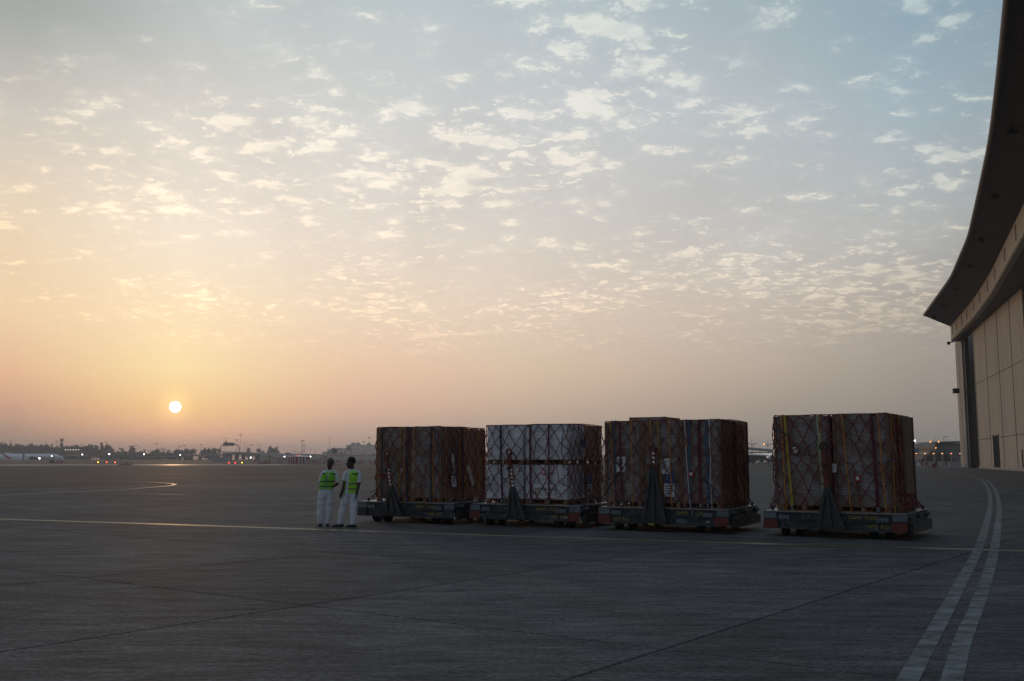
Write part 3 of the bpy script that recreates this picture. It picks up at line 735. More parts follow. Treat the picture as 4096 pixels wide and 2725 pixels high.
def equip_mast(x, yt, Y, th, label, n=4):
    p = far(x, yt, Y); h = p.z - G0; e = empty('equipment_mast', (p.x, Y, G0), 0, label, 'mast')
    MB().tube([(0, 0, 0), (0, 0, h - 1)], th, 6).build('pole', DK, e)
    MB().box(-.9, 1.3, -.5, .5, h - 1.2, h - .1).build('head', DK, e)
    for i in range(n):
        s = -1 if i % 2 else 1
        MB().tube([(0, 0, h - 4.6 + i * .7), (s * 1.1, 0, h - 4.3 + i * .7), (s * 1.7, 0, h - 4.6 + i * .7)], [.12, .12, .4], 6).build('floodlight', DK, e)
equip_mast(207, 1777, 1000, .45, 'dark equipment mast behind the airliner, left of the antenna tower')
equip_mast(406, 1770, 960, .6, 'thick dark equipment mast among the trees, its head full of fittings', 6)
equip_mast(577, 1799, 1000, .4, 'short dark equipment mast below the left side of the sun')
equip_mast(674, 1802, 1000, .35, 'short dark mast with a bent head, directly below the sun')
p = far(248, 1751, 1080); h = p.z - G0
e = empty('antenna_tower', (p.x, 1080, G0), 0, 'tall pale mobile phone tower with stacked panel antennas above the treeline', 'antenna tower')
MB().tube([(0, 0, 0), (0, 0, h - 1)], [.8, .5], 8).build('pole', POLE, e)
for z in (h - 3.4, h - 8.2):
    for a in range(5):
        t = a * 1.2566; MB().box(math.cos(t) * 1.5 - .25, math.cos(t) * 1.5 + .25, math.sin(t) * 1.5 - .25, math.sin(t) * 1.5 + .25, z - 1.1, z + 2.4).build('panel_antenna', POLE, e)
p = far(652, 1790, 1150); h = p.z - G0
e = empty('antenna_tower', (p.x, 1150, G0), 0, 'thin lattice antenna tower with two cross rows, right of a tree below the sun', 'antenna tower')
MB().tube([(0, 0, 0), (0, 0, h)], .3, 6).build('pole', POLE, e)
for z in (h - 2, h - 8):
    for s in (-1, 0, 1): MB().box(s * 2.2 - .3, s * 2.2 + .3, -.3, .3, z - 1.3, z + 1.3).build('panel_antenna', POLE, e)

# low dark hall with a row of small lamps
HALL = mat('brown_hall_cladding', (.11, .085, .07), .8, var=.15, vscale=.2)
def bldg(name, x0, x1, yt, Y, dep, base, m, label, cat='building', parts=None):
    a, b = far(x0, yt, Y), far(x1, yt, Y)
    e = empty(name, ((a.x + b.x) / 2, Y, base), 0, label, cat); w = (b.x - a.x) / 2; h = a.z - base
    MB().box(-w, w, 0, dep, 0, h).build('wall', m, e); MB().box(-w - .3, w + .3, -.3, dep + .3, h + .01, h + .5).build('roof', m, e)
    return e, w, h
e, w, h = bldg('hall', 256, 319, 1800, 1050, 30, G0, HALL, 'low brown hall with a row of six small roof lamps and thin posts')
for i in range(14): MB().box(-w + i * w / 6.5 - .12, -w + i * w / 6.5 + .12, -.5, -.3, h - 1, h + 2.6).build('post', POLE, e)
WL = lam('small_white_lamp', (1, .95, .8), 2)
for i in range(6):
    x = far(262 + i * 10.4, 1801, 1049).x - e.location.x; MB().sphere((x, -1, h + .1), .42, 8, 6).build('lamp', WL, e)
bldg('hall', 195, 245, 1794, 1250, 30, G0, HALL, 'long low building between the trees left of the antenna tower')
e, w, h = bldg('office_block', 537, 557, 1809, 1500, 20, G0, CONC, 'small pale square building below the sun')
e, w, h = bldg('office_block', 450, 480, 1811, 1600, 30, G0, CONC, 'distant pale flat building right of the big ragged tree')

# perimeter fence along the embankment
FEN = mat('dark_fence_steel', (.05, .05, .05), .7)
def fence(x0, x1, Y, base, ht, step, label, m=FEN, barbed=True, Y2=None):
    a, b = far(x0, 1833, Y), far(x1, 1833, Y2 or Y); e = empty('perimeter_fence', (a.x, a.y, base), math.atan2(b.y - a.y, b.x - a.x), label, 'fence')
    L = (Vector(b[:2]) - Vector(a[:2])).length; n = int(L / step)
    pm = MB().tube([(0, 0, 0), (0, 0, ht)], .06, 5); 
    if barbed:
        for s in (-1, 1): pm.tube([(0, 0, ht), (s * .35, 0, ht + .5)], .04, 4)
    me = pm.mesh('post', m)
    for i in range(n + 1): link('post', me, e, (i * step, 0, 0))
    wm = MB()
    for z in [ht * .97] + [.12 + k * .22 for k in range(int(ht / .22))]: wm.box(0, n * step, -.012, .012, z, z + .035)
    for i in range(int(n * step / .45)): wm.box(i * .45, i * .45 + .035, -.02, -.012, .05, ht)
    wm.build('wire_mesh', m, e, kind='stuff')
    return e
fence(110, 330, 605, .2, 2.35, 3.2, 'dark wire fence with forked barbed posts in front of the airliner')
fence(330, 900, 612, 0.0, 2.5, 4.2, 'long dark wire perimeter fence below the sun')

# airliner behind the embankment
AW = mat('airliner_white', (.78, .80, .82), .35, var=.05)
AR = mat('airliner_red', (.45, .03, .03), .4, var=.05); GOLD = mat('airliner_gold_lettering', (.38, .27, .14), .5); DKW = mat('cabin_window_dark', (.02, .02, .03), .3)
nose = far(259, 1835, 700)
pl = empty('airliner', (nose.x, 700, 0), 0, 'white airliner with red band and gold lettering at the left edge, half behind the embankment', 'airliner')
cz = 1.62; rad = 3.1
prof = [(0, .05, -.9), (-.6, .75, -.75), (-1.8, 1.45, -.45), (-3.6, 2.15, -.2), (-5.6, 2.7, -.06), (-8, 3.0, 0), (-11, 3.1, 0), (-25, 3.1, 0), (-45, 3.1, 0), (-53, 2.5, .4), (-60, 1.5, 1.1), (-65, .5, 1.9)]
MB().tube([(x, 0, cz + dz_) for x, r_, dz_ in prof], [r_ for x, r_, dz_ in prof], 28, True, (0, 0, 1)).build('fuselage', AW, pl)
mb = MB(); mb.prism([(-44, cz + 3.4), (-41.5, cz + 3.1), (-37, cz + .6), (-34, cz - 2.6), (-38, cz - 2.6), (-41, cz + .3)], 1, -3.16, -2.2); 
def wrap_panel(poly, name, m, parent, out=.03):   # strip of paint following the barrel, poly in (x, angle)
    mb = MB(); N_ = 10; (xa, xb, a0), (xc, xd, a1) = poly
    vs = []
    for i in range(N_ + 1):
        t = i / N_; a = a0 + (a1 - a0) * t; r_ = rad + out
        for x in (xa + (xc - xa) * t, xb + (xd - xb) * t): vs.append((x, -r_ * math.cos(a), cz + r_ * math.sin(a)))
    mb.add(vs, [(2 * i, 2 * i + 1, 2 * i + 3, 2 * i + 2) for i in range(N_)], True); return mb.build(name, m, parent)
wrap_panel([(-46, -43.5, 1.5), (-33.5, -38 + 7, -.9)], 'red_band', AR, pl)
for i in range(60):
    x = -12 - i * .52
    if 22 < -x < 25: continue
    MB().box(x - .12, x + .12, -rad * .985 - .05, -rad * .97, cz + .62, cz + .95).build('window', DKW, pl)
letters('Emirates', 5.0, GOLD, pl, (-14.5, -rad - .06, cz - .55), thick=.02)
mb = MB(); mb.prism([(-26, cz - 1.5), (-20, cz - 1.5), (-34, cz - 1.2), (-37, cz - 1.2)], 2, 0, .4) if False else None
MB().hexa([(-22, -3, cz - 1.6), (-31, -3, cz - 1.6), (-44, -31, cz - .2), (-41, -31, cz - .2), (-22, -3, cz - 1.0), (-31, -3, cz - 1.2), (-44, -31, cz), (-41, -31, cz)]).build('wing', AW, pl)
MB().hexa([(-31, 3, cz - 1.6), (-22, 3, cz - 1.6), (-41, 31, cz - .2), (-44, 31, cz - .2), (-31, 3, cz - 1.2), (-22, 3, cz - 1.0), (-41, 31, cz), (-44, 31, cz)]).build('wing', AW, pl)
MB().prism([(-54, cz + 2.4), (-63, cz + 2.2), (-68, cz + 11), (-64.5, cz + 11)], 1, -.25, .25).build('tail_fin', AR, pl)
MB().tube([(-43, 0, cz + 3.1), (-41.5, 0, cz + 3.45), (-39, 0, cz + 3.5), (-37, 0, cz + 3.1)], [.1, .35, .35, .1], 8).build('dome', AW, pl)
for x, y_ in ((-6, 0), (-33, -3.2), (-33, 3.2)): MB().cyl((x, y_ - .5, -3.0), (x, y_ + .5, -3.0), .65).build('wheel', BLACK, pl); 
for x, y_ in ((-6, 0), (-33, -3.2), (-33, 3.2)): MB().cyl((x, y_, -3), (x, y_, cz - 1), .15).build('strut', POLE, pl)
p = far(94.5, 1816, 660)
e = empty('marker_post', (p.x, 660, -3.2), 0, 'wide grey post standing in front of the airliner fuselage', 'post'); MB().box(-.5, .5, -.3, .3, 0, p.z + 3.2).build('post_column', POLE, e); MB().box(-.7, .7, -.4, .4, 0, .4).build('base', CONC, e)

# vehicles
CARD = mat('dark_car_paint', (.05, .04, .04), .35); CARP = mat('pale_car_paint', (.45, .46, .48), .35); GLS = mat('dark_glass', (.02, .025, .03), .15)
HL = lam('headlight_white', (1, .96, .88), 14)
def car(p, rz, m, label, group=None, lights=False, sc=1.0):
    e = empty('car', p, rz, label, 'car', group); e.scale = (sc,) * 3
    MB().prism([(-2.2, .35), (2.2, .35), (2.25, .75), (1.3, .95), (.7, 1.42), (-1.0, 1.45), (-1.8, .98), (-2.25, .9)], 1, -.85, .85).build('body', m, e)
    MB().prism([(1.15, .97), (.66, 1.36), (-.95, 1.39), (-1.6, 1.0)], 1, -.87, .87).build('window', GLS, e)
    for x in (-1.4, 1.4):
        for s in (-1, 1): MB().cyl((x, s * .72, .32), (x, s * .9, .32), .32, None, 10).build('wheel', BLACK, e)
    if lights: MB().sphere((2.2, -.5, .75), .35, 8, 6).build('headlight', HL, e)
    return e
q = far(138, 1838, 592); car((q.x, 592, .55), .1, CARD, 'dark car with bright headlights in front of the airliner', lights=True, sc=1.35)
def bus(x0, x1, yt, Y, base, m, label):
    a, b = far(x0, yt, Y), far(x1, yt, Y); e = empty('bus', ((a.x + b.x) / 2, Y, base), 0, label, 'bus', 'buses beyond the fence'); w = (b.x - a.x) / 2; h = max(2.6, a.z - base)
    MB().box(-w, w, -1.25, 1.25, .5, h).build('body', m, e); MB().box(-w + .3, w - .3, -1.3, 1.3, h * .55, h * .85).build('window', GLS, e)
    for x in (-w * .7, w * .7):
        MB().cyl((x, -1.28, .5), (x, -1.0, .5), .5).build('wheel', BLACK, e)
ML = mat('muted_bus_paint', (.30, .31, .30), .5); MBL = mat('muted_blue_bus_paint', (.16, .22, .30), .5)
for i, (x0, x1, y, m, d_) in enumerate([(273, 312, 1820, ML, 'pale bus beyond the fence, right of the airliner nose'), (325, 352, 1821, ML, 'second pale bus beyond the fence, beside a floodlight'), (515, 530, 1829, ML, 'small pale bus behind the fence left of the sun'),
                              (680, 708, 1828, ML, 'pale flat-roofed bus just right below the sun'), (737, 772, 1829, ML, 'long pale bus under the left end of the bridge'), (835, 860, 1829, MBL, 'blue bus under the bridge ramp')]):
    bus(x0, x1, y, 900, G0, m, d_)
mb_ = far(410, 1831, 640); e, w, h = bldg('cabin', 408, 432, 1830.5, 700, 8, G0, mat('pale_green_cabin', (.22, .26, .24), .7), 'pale green low cabin behind the fence under the big tree', 'cabin')
q, w, h = bldg('cabin', 582, 642, 1836, 690, 5, G0, CONC, 'pale low block painted with dark red bars behind the fence', 'cabin')
RB = mat('dark_red_panel', (.16, .03, .03), .6)
for i in range(5): MB().box(-w * .9 + i * w * .26, -w * .9 + i * w * .26 + w * .14, -.12, -.02, h - 2.6, h - .3).build('red_bar', RB, q)
MB().box(w * .35, w * .75, -.1, -.02, h - 2.4, h - .2).build('red_bar', RB, q)
e, w, h = bldg('low_shed', 843, 906, 1835, 520, 5, -.02, mat('whitewashed_shed', (.45, .47, .46), .7), 'long low white shed beside the bridge, left of its piers', 'shed')

# floodlights shining towards the camera
FLW = lam('floodlight_glare', (.93, .95, 1), 12)
for x, y, Y, r_, w in [(329, 1818, 700, .55, 'right of the hall with six lamps'), (437, 1816, 700, .75, 'the brightest, under the big ragged tree'), (576, 1817, 700, .55, 'left below the sun'), (721, 1820, 700, .45, 'right below the sun'),
                  (207, 1824, 640, .5, 'shining over the airliner lettering'), (1003, 1830, 640, .6, 'between the bridge piers'), (1138, 1826, 520, .4, 'left of the striped shelter'), (1242, 1826, 520, .42, 'right of the striped shelter')]:
    p = far(x, y, Y); e = empty('floodlight', (p.x, Y, -.1), 0, f'bright white floodlight on a short pole, {w}', 'floodlight', 'airfield floodlights')
    MB().tube([(0, 0, -3), (0, 0, p.z - .2)], .07, 5).build('pole', POLE, e); MB().box(-.7, .7, .1, .5, p.z - .4, p.z + .5).build('housing', DK, e); MB().sphere((0, -.05, p.z), r_ * .6, 10, 8, (1, .6, 1)).build('lamp', FLW, e)
for x, y, c, nm in [(391, 1849, (1, .5, .04), 'amber'), (425, 1849.5, (1, .10, .03), 'red'), (459, 1850, (1, .12, .05), 'red'), (914, 1851.5, (1, .04, .04), 'red'), (940, 1851.5, (1, .04, .05), 'red'), (967, 1851, (1, .6, .05), 'amber')]:
    b = far(x, 1853, 330); p = at(x, 1856); Y = p.y; c3 = far(x, y, Y)
    side = 'left of the RUNWAY AHEAD board' if x < 500 else 'in front of the bridge'
    which = {391: 'the left', 425: 'the middle', 459: 'the right', 914: 'the left', 940: 'the middle', 967: 'the right'}[x]
    e = empty('runway_light', (p.x, Y, 0), 0, f'glowing {nm} runway guard light {side}, {which} one of three', 'runway light', 'runway guard lights')
    MB().tube([(0, 0, 0), (0, 0, c3.z - .1)], .05, 6).build('stem', POLE, e); MB().box(-.34, .3, .05, .3, c3.z - .3, c3.z + .3).build('housing', DK, e)
    MB().sphere((.08, -.02, c3.z), .19, 8, 6).build('lamp', lam('guard_light_' + nm, c, 5), e)

# taxiway signs
SRED = mat('sign_red', (.30, .012, .03), .5, var=.05); SBLK = mat('sign_black', (.02, .02, .02), .5); SWH = mat('sign_white_text', (.75, .75, .75), .5, emit=(1, 1, 1), estr=.12); SYE = mat('sign_yellow_text', (.6, .5, .05), .5, emit=(1, .8, .1), estr=.05)
def sign(x0, x1, xs_, yt, yb, txts, label):
    base = at((x0 + x1) / 2, yb); Y = base.y; k = Y / FPX / math.cos(TILT) * 1.0; wpx = x1 - x0; w = wpx * k
    a = far(x0, yt, Y); e = empty('taxiway_sign', (a.x, Y, 0), 0, label, 'airfield sign'); h = a.z; z0 = .18 * h
    MB().box(-.22, 0, -.05, .25, z0, h).build('end_plate', WHP, e)
    for (u0, u1, bg, tx, tm) in txts:
        X0, X1 = (u0 - x0) * k, (u1 - x0) * k
        pn = MB().box(X0, X1, 0, .2, z0, h).build('panel', bg, e); sz = (h - z0) * .82
        t = letters(tx, sz, tm, pn, ((X0 + X1) / 2, -.02, (z0 + h) / 2), thick=.003)
        wd_ = t.data.vertices and max(v.co.x for v in t.data.vertices) - min(v.co.x for v in t.data.vertices)
        if wd_: t.scale = ((X1 - X0) * .86 / wd_, 1, 1)
    n = max(2, int(w / 1.2))
    for i in range(n): MB().box(w * (i + .5) / n - .04, w * (i + .5) / n + .04, .05, .12, 0, z0).build('leg', POLE, e)
sign(196, 251, 0, 1842.5, 1853.5, [(197, 213, SBLK, 'K16', SYE), (215, 251, SRED, '30L CAT I', SWH)], 'red and black board reading K16 30L CAT I below the airliner nose')
sign(477, 528, 0, 1850, 1863, [(479, 504, SRED, 'RUNWAY', SWH), (506, 528, SRED, 'AHEAD', SWH)], 'dark red board reading RUNWAY AHEAD left of the sun')
sign(1026, 1065, 0, 1847, 1857, [(1028, 1053, SRED, '30L CAT I', SWH), (1055, 1065, SBLK, 'K16', SYE)], 'small red board reading 30L CAT I with a black end, in front of the bridge')
sign(1309, 1366, 0, 1850.5, 1861.5, [(1312, 1341, SRED, 'RUNWAY', SWH), (1344, 1366, SRED, 'AHEAD', SWH)], 'dark red RUNWAY AHEAD board partly hidden by the heads of the two men')

# motorway bridge
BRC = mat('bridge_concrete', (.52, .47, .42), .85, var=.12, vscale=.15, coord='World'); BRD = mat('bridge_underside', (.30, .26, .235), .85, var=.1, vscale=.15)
YB = 900
br = empty('motorway_bridge', (0, YB, 0), 0, 'long pale concrete motorway bridge on piers, ramp falling to the right', 'bridge')
def bl(x, y, Y=YB, dy=0): p = far(x, y, Y); return (p.x, Y - YB + dy, p.z)
def bspan(name, tops, bots, m, dep, Y=YB, off=0):
    mb = MB(); n = len(tops)
    vs = [bl(*p, Y, off) for p in tops] + [bl(*p, Y, off) for p in bots] + [bl(*p, Y, off + dep) for p in tops] + [bl(*p, Y, off + dep) for p in bots]
    fs = []
    for i in range(n - 1):
        fs += [(i, i + 1, n + i + 1, n + i)[::-1], (2 * n + i, 2 * n + i + 1, 3 * n + i + 1, 3 * n + i), (i, i + 1, 2 * n + i + 1, 2 * n + i), (n + i, n + i + 1, 3 * n + i + 1, 3 * n + i)[::-1]]
    fs += [(0, n, 3 * n, 2 * n)[::-1], (n - 1, 2 * n - 1, 4 * n - 1, 3 * n - 1)]
    mb.add(vs, fs); return mb.build(name, m, br)
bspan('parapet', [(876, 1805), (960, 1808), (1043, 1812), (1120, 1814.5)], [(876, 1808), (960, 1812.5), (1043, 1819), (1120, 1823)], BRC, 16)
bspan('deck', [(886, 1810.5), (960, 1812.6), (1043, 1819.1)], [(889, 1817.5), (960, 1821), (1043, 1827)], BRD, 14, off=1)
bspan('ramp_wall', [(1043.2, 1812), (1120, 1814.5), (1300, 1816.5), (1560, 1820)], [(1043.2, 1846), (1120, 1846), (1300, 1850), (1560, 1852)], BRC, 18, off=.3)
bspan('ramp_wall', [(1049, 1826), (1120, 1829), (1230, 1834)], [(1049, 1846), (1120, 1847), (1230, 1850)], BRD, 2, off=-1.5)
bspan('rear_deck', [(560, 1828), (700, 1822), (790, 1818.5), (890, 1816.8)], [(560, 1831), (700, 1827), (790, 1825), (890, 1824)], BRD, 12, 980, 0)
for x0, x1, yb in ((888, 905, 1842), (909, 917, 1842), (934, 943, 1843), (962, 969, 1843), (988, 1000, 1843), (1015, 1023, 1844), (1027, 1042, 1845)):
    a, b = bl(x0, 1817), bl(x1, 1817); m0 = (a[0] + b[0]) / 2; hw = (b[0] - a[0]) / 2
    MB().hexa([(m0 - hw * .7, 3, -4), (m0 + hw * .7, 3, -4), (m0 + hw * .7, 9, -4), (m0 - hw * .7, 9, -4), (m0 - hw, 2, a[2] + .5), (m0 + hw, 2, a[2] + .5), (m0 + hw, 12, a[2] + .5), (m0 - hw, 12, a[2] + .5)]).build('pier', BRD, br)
for x in (720, 760, 800, 840, 870):
    a = far(x, 1826, 985); MB().box(a.x - 1.2, a.x + 1.2, 83, 88, -4, a.z).build('pier', BRD, br)
# overhead sign gantries (seen from behind)
SGN = mat('sign_back_grey_green', (.11, .14, .14), .6, var=.15, vscale=.8); GST = mat('gantry_steel', (.10, .12, .13), .5, .3)
def gantry(x0, x1, yt, yb, Y, boards, label, legs=(1, 1)):
    a, b = far(x0, yt, Y), far(x1, yt, Y); base = far(x0, yb, Y).z; W_ = b.x - a.x; H = a.z - base; e = empty('sign_gantry', (a.x, Y, base), 0, label, 'sign gantry'); r_ = min(3.0, H * .5); pth = []
    if legs[0]: pth += [(0, 0, 0), (0, 0, H - r_), (r_ * .3, 0, H - r_ * .3)]
    pth += [(r_, 0, H), (W_ - r_, 0, H)]
    if legs[1]: pth += [(W_ - r_ * .3, 0, H - r_ * .3), (W_, 0, H - r_), (W_, 0, 0)]
    MB().tube(pth, .38, 8, True, (0, 1, 0)).build('gantry_frame', GST, e)
    for (u0, u1, v0, v1) in boards:
        p, q = far(u0, v0, Y), far(u1, v1, Y); MB().box(p.x - a.x, q.x - a.x, -.5, -.25, q.z - base, p.z - base).build('sign_board', SGN, e)
        n = max(1, int((q.x - p.x) / 1.3))
        for i in range(n + 1):
            x = p.x - a.x + (q.x - p.x) * i / n; MB().box(x - .06, x + .06, -.62, -.5, q.z - base - .4, p.z - base).build('board_rib', GST, e)
gantry(883, 957, 1778, 1808, 905, [(894, 938, 1771, 1784), (902, 908, 1765, 1770.9)], 'tall arched sign gantry on the left end of the bridge')
gantry(795, 836, 1808, 1832, 990, [(803, 829, 1801, 1817)], 'low sign gantry in front of trees on the rear deck')
gantry(1308, 1350, 1806, 1850, 700, [(1328, 1349, 1796, 1817), (1334, 1339, 1790.5, 1795.9)], 'curved cantilever sign post above the left man', (1, 0))
gantry(1379, 1407, 1796, 1820, 905, [(1386, 1391, 1789, 1801), (1393, 1403, 1788, 1798)], 'small sign gantry with two boards in front of the apartment blocks')
for i, (x, y, m, d_) in enumerate([(1317, 1818, CARP, 'pale car on the bridge ramp above the left man'), (1366, 1819, CARD, 'dark car on the bridge ramp between the two men'), (1449, 1819.5, CARP, 'pale car on the ramp, right of the men'), (1497, 1820, CARD, 'dark car on the ramp at the edge of the first cargo stack'), (1154, 1816, CARD, 'dark car on the bridge above the striped shelter')]):
    p = far(x, y, YB + 6); car((p.x, YB + 6, p.z - .55), 0, m, d_, 'cars on the bridge', sc=1.25)

# apartments
APT = mat('sand_apartment_render', (.55, .46, .38), .85, var=.1, vscale=.05); APR = mat('tile_roof', (.25, .19, .15), .85); AWN = mat('apartment_window', (.12, .11, .10), .4)
def block(e, x0, x1, yt, Y, dep=25, roof='flat', win=True, ref=None):
    a, b = far(x0, yt, Y), far(x1, yt, Y); ox, oy = e.location.x, e.location.y; w0_, w1_ = a.x - ox, b.x - ox; h = a.z - e.location.z; y0 = Y - oy
    o = MB().box(w0_, w1_, y0, y0 + dep, 0, h).build('wall', APT, e)
    if roof == 'hip':
        c = (w0_ + w1_) / 2
        MB().hexa([(w0_ - 1, y0 - 1, h + .05), (w1_ + 1, y0 - 1, h + .05), (w1_ + 1, y0 + dep + 1, h + .05), (w0_ - 1, y0 + dep + 1, h + .05), (c - (c - w0_) * .3, y0 + dep * .3, h + 4), (c + (c - w0_) * .3, y0 + dep * .3, h + 4), (c + (c - w0_) * .3, y0 + dep * .7, h + 4), (c - (c - w0_) * .3, y0 + dep * .7, h + 4)]).build('roof', APR, e)
    else: MB().box(w0_ - .5, w1_ + .5, y0 - .5, y0 + dep, h + .02, h + 1.2).build('roof', APT, e)
    if win:
        n = max(1, int((w1_ - w0_) / 5)); rows = int((h - 6) / 4)
        wm = MB().box(-.8, .8, -.12, .3, 0, 1.8).mesh('window', AWN)
        for r_ in range(max(0, rows - 4), rows):
            for i in range(n): link('window', wm, o, (w0_ + (w1_ - w0_) * (i + .5) / n, y0, 4.5 + r_ * 4))
ap = empty('apartment_block', (far(1335, 1833, 1300).x, 1300, -3), 0, 'stepped sandy apartment block behind the two men', 'building')
for q in ((1291, 1309, 1811), (1309.3, 1323, 1802), (1323.3, 1349, 1797), (1349.3, 1370, 1796), (1370.3, 1392, 1805)): block(ap, *q, 1300)
ap = empty('apartment_block', (far(1440, 1833, 1650).x, 1650, -3), 0, 'large hazy apartment complex with hipped roofs left of the first cargo stack', 'building')
for q in ((1386, 1402, 1783, 'flat'), (1402.3, 1416, 1779.5, 'hip'), (1416.3, 1422, 1783, 'flat'), (1422.3, 1434, 1779, 'hip'), (1434.3, 1466, 1783, 'flat'), (1466.3, 1478, 1780.5, 'hip'), (1478.3, 1530, 1784, 'flat')): block(ap, *q[:3], 1650, 25, q[3])
for q in ((1408, 1440, 1798, 'hip'), (1376, 1407, 1806, 'flat'), (1441, 1530, 1806, 'flat')): block(ap, *q[:3], 1600, 25, q[3])

# striped equipment shelter
SR = mat('shelter_red', (.34, .03, .04), .55, var=.15, vscale=1); SW = mat('shelter_white', (.62, .63, .63), .55, var=.12, vscale=1)
b0 = at(1194, 1853.5); Ysh = b0.y
def shx(x): return far(x, 1840, Ysh).x - b0.x
sh = empty('equipment_shelter', (b0.x, Ysh, 0), 0, 'red and white striped equipment shelter with a shallow white roof', 'shelter')
xe = [(1156, SR), (1160.5, SW), (1165, SR), (1171, SW), (1176, SR), (1181, SW), (1186, SR), (1197, SW), (1202.5, SR), (1208.5, SW), (1214, SR), (1220, SW), (1225.5, SR), (1231, None)]
H = far(1194, 1828, Ysh).z
def bow(x): t = (x - 1193.5) / 38; return 1.7 * t * t - 1.6
for (x, m), (x2, _) in zip(xe[:-1], xe[1:]):
    p, q = shx(x + .15), shx(x2 - .15)
    MB().hexa([(p, bow(x), 0), (q, bow(x2), 0), (q, 3, 0), (p, 3, 0), (p, bow(x), H), (q, bow(x2), H), (q, 3, H), (p, 3, H)]).build('wall_panel', m, sh)
xr = [1153, 1165, 1178, 1194, 1210, 1222, 1235]
for i, (p, q) in enumerate(zip(xr[:-1], xr[1:])):
    MB().add([(shx(p), bow(p) - .4, H + .02), (shx(q), bow(q) - .4, H + .02), (0, 1.0, H + .75), (shx(q), 3.3, H + .02), (shx(p), 3.3, H + .02)], [(0, 1, 2), (0, 2, 4), (1, 3, 2), (3, 4, 2), (0, 4, 3, 1)]).build('roof_panel', SR if i == 1 else SW, sh)
RL = lam('red_obstruction_lamp', (1, .05, .05), .9)
for x in (1190.5, 1197.5): MB().cyl((shx(x), -.6, H + .3), (shx(x), -.6, H + .75), .12).build('obstruction_lamp', RL, sh)
for x in (1159, 1230): 
    ac = MB().box(shx(x) - .35, shx(x) + .35, -2.3, -1.2, .15, .95).build('air_conditioner', WHP, sh); MB().cyl((shx(x), -2.33, .55), (shx(x), -2.3, .55), .26).build('fan', DK, ac)
MB().box(shx(1187), shx(1196), -1.66, -1.62, .1, 2.0).build('door', SR, sh)
# barriers: alternating red and white railings
PR = mat('pink_red_barrier', (.36, .10, .11), .7, var=.15); PWH = mat('white_barrier', (.48, .47, .46), .7, var=.12)
def railing(m):
    mb = MB(); mb.box(-1.05, 1.05, -.05, .05, .9, 1.02); mb.box(-1.05, 1.05, -.05, .05, .05, .2); mb.box(-1.05, -.95, -.05, .05, 0, 1.0); mb.box(.95, 1.05, -.05, .05, 0, 1.0)
    for i in range(9): mb.box(-.82 + i * .2, -.76 + i * .2, -.03, .03, .2, .9)
    mb.box(-.9, -.8, -.3, .3, 0, .05); mb.box(.8, .9, -.3, .3, 0, .05)
    return mb.mesh('crowd_barrier', m)
bms = (railing(PR), railing(PWH)); nb = 0; x = 1012.0
while x < 1500:
    if not (1152 < x < 1236):
        p = at(x + 11, 1853.5 + (x - 1012) * .005); c = 'pinkish red' if nb % 2 == 0 else 'white'
        link('crowd_barrier', bms[nb % 2], None, (p.x, p.y + 2, 0), None, f'{c} crowd barrier in the row beside the striped shelter, {ordw(nb)} from the left', 'barrier', 'barriers around the shelter')
    nb += 1; x += 23.2
# localizer antenna array
LR = mat('lattice_red', (.42, .04, .04), .6); LW = mat('lattice_white', (.6, .6, .6), .6)
Yl = 345
for i in range(20):
    x = 1321 + i * 10.3; p = far(x, 1824, Yl); h = p.z
    e = empty('localizer_antenna', (p.x, Yl, 0), 0, f'red and white lattice antenna frame behind the men, {ordw(i)} from the left', 'antenna', 'lattice antenna frames'); m1, m2 = LR, LW
    MB().tube([(0, 0, h * .55), (0, 0, h)], .055, 4).build('upper_post', m1, e)
    MB().tube([(-.34, 0, 0), (0, 0, h * .55)], .05, 4).build('leg', m2, e); MB().tube([(.34, 0, 0), (0, 0, h * .55)], .05, 4).build('leg', m2 if i % 3 else m1, e)
    MB().tube([(-.34, 0, .06), (.2, 0, h * .3)], .035, 4).build('brace', m1, e)
a, b = far(1317, 1824, Yl), far(1520, 1824, Yl)
e = empty('antenna_beam', (a.x, Yl, 0), 0, 'long red top beam joining the lattice antenna frames', 'beam'); MB().box(0, b.x - a.x, -.06, .06, a.z + .02, a.z + .16).build('beam_bar', LR, e)
YG = mat('dull_yellow_steel', (.30, .22, .08), .6)
for i, (x, yt) in enumerate(((889, 1829), (1076, 1825), (1079, 1826), (1257, 1823), (1294, 1826), (1302, 1830))):
    p = far(x, yt, 420); e = empty('yellow_post', (p.x, 420, 0), 0, f'dull yellow steel light post behind the barriers, {ordw(i)} from the left', 'post', 'yellow steel posts'); MB().tube([(0, 0, 0), (0, 0, p.z)], .1, 6).build('pole', YG, e); MB().box(-.5, .5, -.15, .15, p.z - .1, p.z + .25).build('head', YG, e)
fence(1090, 1330, 440, 0, 1.9, 3, 'low wire fence with tangled wire behind the striped shelter')
